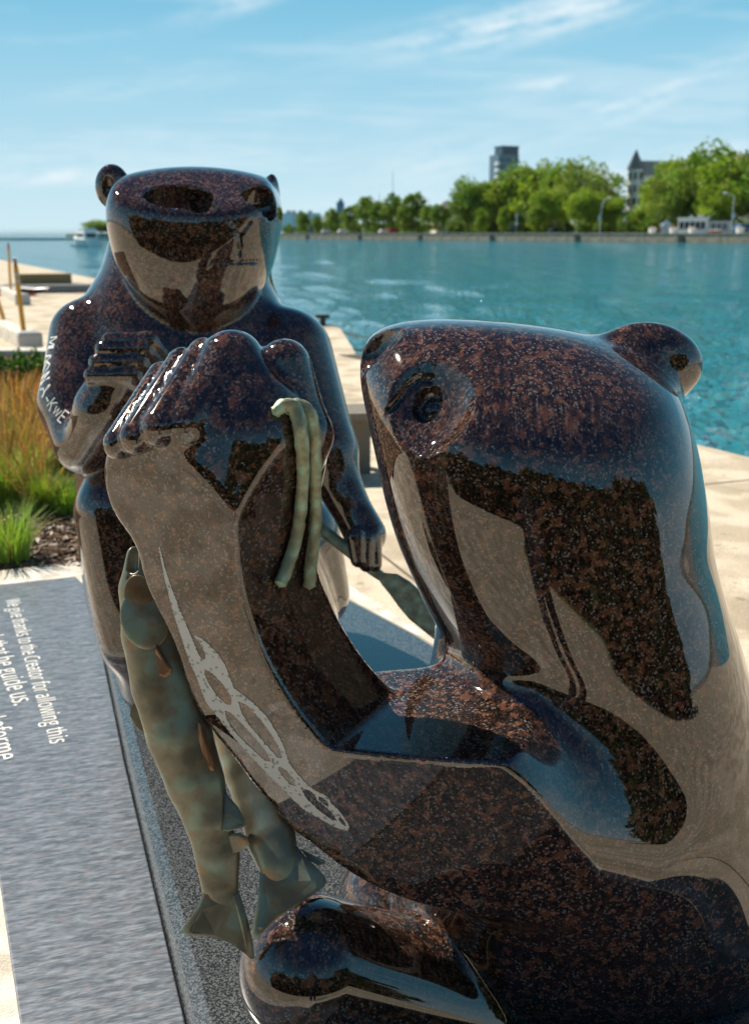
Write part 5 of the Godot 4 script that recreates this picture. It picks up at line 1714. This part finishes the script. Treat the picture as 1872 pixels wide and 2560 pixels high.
func figure(t: Node3D, step: float, shirt: Material, trousers: Material) -> void:
	var p := Sdf.new()
	for sg in [-1.0, 1.0]:
		p.add("u", 0.06, p.rc(Vector3(0.09 * sg, 0.92, 0), Vector3(0.11 * sg, 0.5, 0.12 * sg), 0.10, 0.07, Vector3.ZERO, 1.0))
		p.add("u", 0.04, p.rc(Vector3(0.11 * sg, 0.5, 0.12 * sg), Vector3(0.11 * sg, 0.07, 0.10 * sg - 0.08), 0.07, 0.05, Vector3.ZERO, 1.0))
		p.add("u", 0.03, p.rc(Vector3(0.11 * sg, 0.05, 0.10 * sg - 0.1), Vector3(0.11 * sg, 0.04, 0.10 * sg + 0.08), 0.05, 0.04, Vector3.ZERO, 1.0))
	p.add("u", 0.05, p.rc(Vector3(0, 0.95, 0), Vector3(0, 1.40, 0), 0.17, 0.20, Vector3(0, 0, 1), 0.65))
	for sg in [-1.0, 1.0]:
		p.add("u", 0.05, p.rc(Vector3(0.21 * sg, 1.42, 0), Vector3(0.27 * sg, 1.14, 0.0), 0.06, 0.05, Vector3.ZERO, 1.0))
		p.add("u", 0.03, p.rc(Vector3(0.27 * sg, 1.14, 0.0), Vector3(0.20 * sg, 1.02, 0.2), 0.048, 0.036, Vector3.ZERO, 1.0))
	p.add("u", 0.04, p.rc(Vector3(0, 1.42, 0), Vector3(0, 1.54, 0.01), 0.06, 0.055, Vector3.ZERO, 1.0))
	p.add("u", 0.03, p.el(Vector3(0, 1.63, 0.02), Vector3(0, 1, 0), Vector3(1, 0, 0), Vector3(0.12, 0.08, 0.10)))
	part("body", p.mesh(AABB(Vector3(-0.45, -0.05, -0.5), Vector3(1.9, 1.9, 1.9)), 0.025, Vector3.ZERO), shirt, t)
	var l := Sdf.new()
	for sg in [-1.0, 1.0]:
		l.add("u", 0.06, l.rc(Vector3(0.09 * sg, 0.95, 0), Vector3(0.11 * sg, 0.5, 0.12 * sg), 0.112, 0.082, Vector3.ZERO, 1.0))
		l.add("u", 0.04, l.rc(Vector3(0.11 * sg, 0.5, 0.12 * sg), Vector3(0.11 * sg, 0.12, 0.10 * sg - 0.08), 0.082, 0.066, Vector3.ZERO, 1.0))
	part("trousers", l.mesh(AABB(Vector3(-0.45, -0.05, -0.5), Vector3(1.9, 1.9, 1.9)), 0.025, Vector3.ZERO), trousers, t)

func garden() -> void:
	# ---- mulch bed with grasses on the left
	var b := MB.new()
	b.prism(PackedVector2Array([Vector2(-6.5, -4.3), Vector2(-2.7, -4.75), Vector2(-1.82, -5.075), Vector2(-1.48, -5.235), Vector2(-0.9, -5.5), Vector2(-3.4, -14.6), Vector2(-8.5, -15.2)]), 0.0, 0.03)
	structure("mulch_bed", b.done(), M.mulch)
	b = MB.new()
	b.prism(PackedVector2Array([Vector2(-9.0, -15.2), Vector2(-3.3, -14.6), Vector2(-3.2, -15.0), Vector2(-9.0, -15.6)]), 0.0, 0.10, 0.015)
	structure("garden_kerb", b.done(), M.white_concrete)
	b = MB.new()
	b.prism(PackedVector2Array([Vector2(-80, 14), Vector2(18, 14), Vector2(20, 34), Vector2(-80, 34)]), 0.0, 0.03)
	structure("added_lawn", b.done(), M.added_lawn)  # out of view, added below the unseen trees for the granite to reflect
	# bark chips
	var rng := RandomNumberGenerator.new()
	rng.seed = 77
	b = MB.new()
	for k in 5000:
		var z := -5.15 - pow(rng.randf(), 1.6) * 5.0
		var x := lerpf(-2.4 + (z + 5.0) * 0.35, -1.15 + (z + 5.0) * 0.27, rng.randf())
		var t := rng.randf_range(0.5, 1.5)
		b.col = Color(0.13 * t, 0.08 * t, 0.05 * t)
		var bs := Basis.from_euler(Vector3(rng.randf_range(-0.5, 0.5), rng.randf() * TAU, rng.randf_range(-0.5, 0.5)))
		b.box(Vector3(x, 0.036, z), Vector3(rng.randf_range(0.02, 0.06), 0.006, rng.randf_range(0.01, 0.02)), bs)
	tag(part("bark_chips", b.done(), M.paint), "brown bark chips scattered over the garden bed", "bark", "", "stuff")
	# grass tussocks: three kinds
	var kinds := []
	for kind in 3:
		rng.seed = 100 + kind
		var g := MB.new()
		var stalks := MB.new()
		for k in [420, 300, 360][kind]:
			var a := rng.randf() * TAU
			var r := 0.10 * sqrt(rng.randf())
			var lean := rng.randf_range(0.1, 0.9)
			var h: float = rng.randf_range(0.6, 1.0) * [0.36, 0.30, 0.36][kind]
			var base := Vector3(cos(a), 0, sin(a)) * r
			var out := Vector3(cos(a + rng.randf_range(-0.5, 0.5)), 0, sin(a + rng.randf_range(-0.5, 0.5)))
			var w := Vector3(-out.z, 0, out.x) * rng.randf_range(0.0025, 0.005)
			var t := rng.randf_range(0.7, 1.3)
			g.col = Color(0.25 * t, 0.39 * t, 0.07 * t) if rng.randf() < [0.85, 0.95, 0.6][kind] else Color(0.70 * t, 0.50 * t, 0.19 * t)
			var p0 := base
			var prev := w
			for s in 4:
				var f := (s + 1) / 4.0
				var p1 := base + Vector3(0, h * (f - 0.42 * lean * f * f), 0) + out * h * lean * f * f * 0.8
				var w1 := w * (1.0 - f * 0.9)
				g.tri(p0 - prev, p0 + prev, p1 + w1)
				g.tri(p0 - prev, p1 + w1, p1 - w1)
				p0 = p1
				prev = w1
		for k in [34, 0, 60][kind]:
			var a := rng.randf() * TAU
			var h: float = rng.randf_range(0.55, 1.05) * [0.46, 0.0, 0.46][kind]
			var out := Vector3(cos(a), 0, sin(a))
			var tip := Vector3(0, h, 0) + out * h * rng.randf_range(0.1, 0.95)
			var t := rng.randf_range(0.7, 1.3)
			stalks.col = Color(0.78 * t, 0.53 * t, 0.2 * t) if rng.randf() < 0.7 else Color(0.62 * t, 0.27 * t, 0.11 * t)
			stalks.cyl(out * 0.05, tip, 0.0028, 0.0018, 4, false)
			stalks.cyl(tip, tip + (tip - out * 0.05).normalized() * 0.14 + out * 0.03, 0.006, 0.002, 4, false)
		kinds.append([g.done(), stalks.done() if stalks.v.size() else null])
	var spots := [[Vector3(-1.8339, 0.0300, -5.2825), 1, 1.2, "bright green grass tussock at the front edge of the bed"], [Vector3(-1.8003, 0.0300, -6.2518), 1, 0.9, "small green tussock tucked beside the rear bear's hip"], [Vector3(-1.9627, 0.0300, -6.3063), 0, 0.9, "low mixed tussock in the middle of the mulch"], [Vector3(-2.1707, 0.0300, -7.3907), 2, 0.95, "golden grass arching against the rear bear's elbow"], [Vector3(-2.2509, 0.0300, -7.0370), 0, 1.0, "green grass with gold stalks behind the low tussock"], [Vector3(-2.2461, 0.0300, -6.4752), 0, 1.2, "green grass clump at the left edge of the picture"], [Vector3(-2.5997, 0.0300, -7.8621), 2, 1.1, "tall golden grass clump nearest to the left edge"], [Vector3(-2.5461, 0.0300, -8.3009), 2, 0.85, "dense golden grass left of the lettered arm"], [Vector3(-2.5233, 0.0300, -8.7888), 2, 0.75, "golden grass half hidden by the rear bear"], [Vector3(-3.0199, 0.0300, -8.7888), 2, 0.85, "golden grass clump cut by the left edge"], [Vector3(-2.9654, 0.0300, -9.3347), 2, 0.80, "reddish gold grass in the second row"], [Vector3(-2.9292, 0.0300, -9.8204), 2, 0.68, "straw coloured grass behind the lettered arm"], [Vector3(-3.4256, 0.0300, -10.2178), 2, 0.62, "straw coloured grass in the back row at the left"]]
	for q in spots:
		var k: Array = kinds[q[1]]
		var t := thing("grass_clump", q[3], "ornamental grass", q[0], rng.randf() * TAU, "ornamental grasses in the bed")
		t.scale = Vector3.ONE * float(q[2])
		part("blades", k[0], M.leaf, t)
		if k[1]:
			part("seed_stalks", k[1], M.leaf, t)
	tree_kind("garden_shrub", 61, Vector3(0.8, 0.62, 0.8), 0.04, 34, 60, 0.055, Vector3(0.060, 0.140, 0.025))
	for q in [[Vector3(-3.7373, 0.0300, -11.1129), 0.62, "leafy green shrub at the back left of the bed"], [Vector3(-3.6016, 0.0300, -11.3776), 0.60, "leafy green shrub in front of the yellow post"], [Vector3(-3.5691, 0.0300, -11.7984), 0.55, "leafy green shrub beside the rear bear's shoulder"]]:
		tree("garden_shrub", "garden_shrub", q[2], "shrub", q[0], Vector3.ONE * float(q[1]), float(q[1]) * 4.0, "shrubs at the back of the bed")
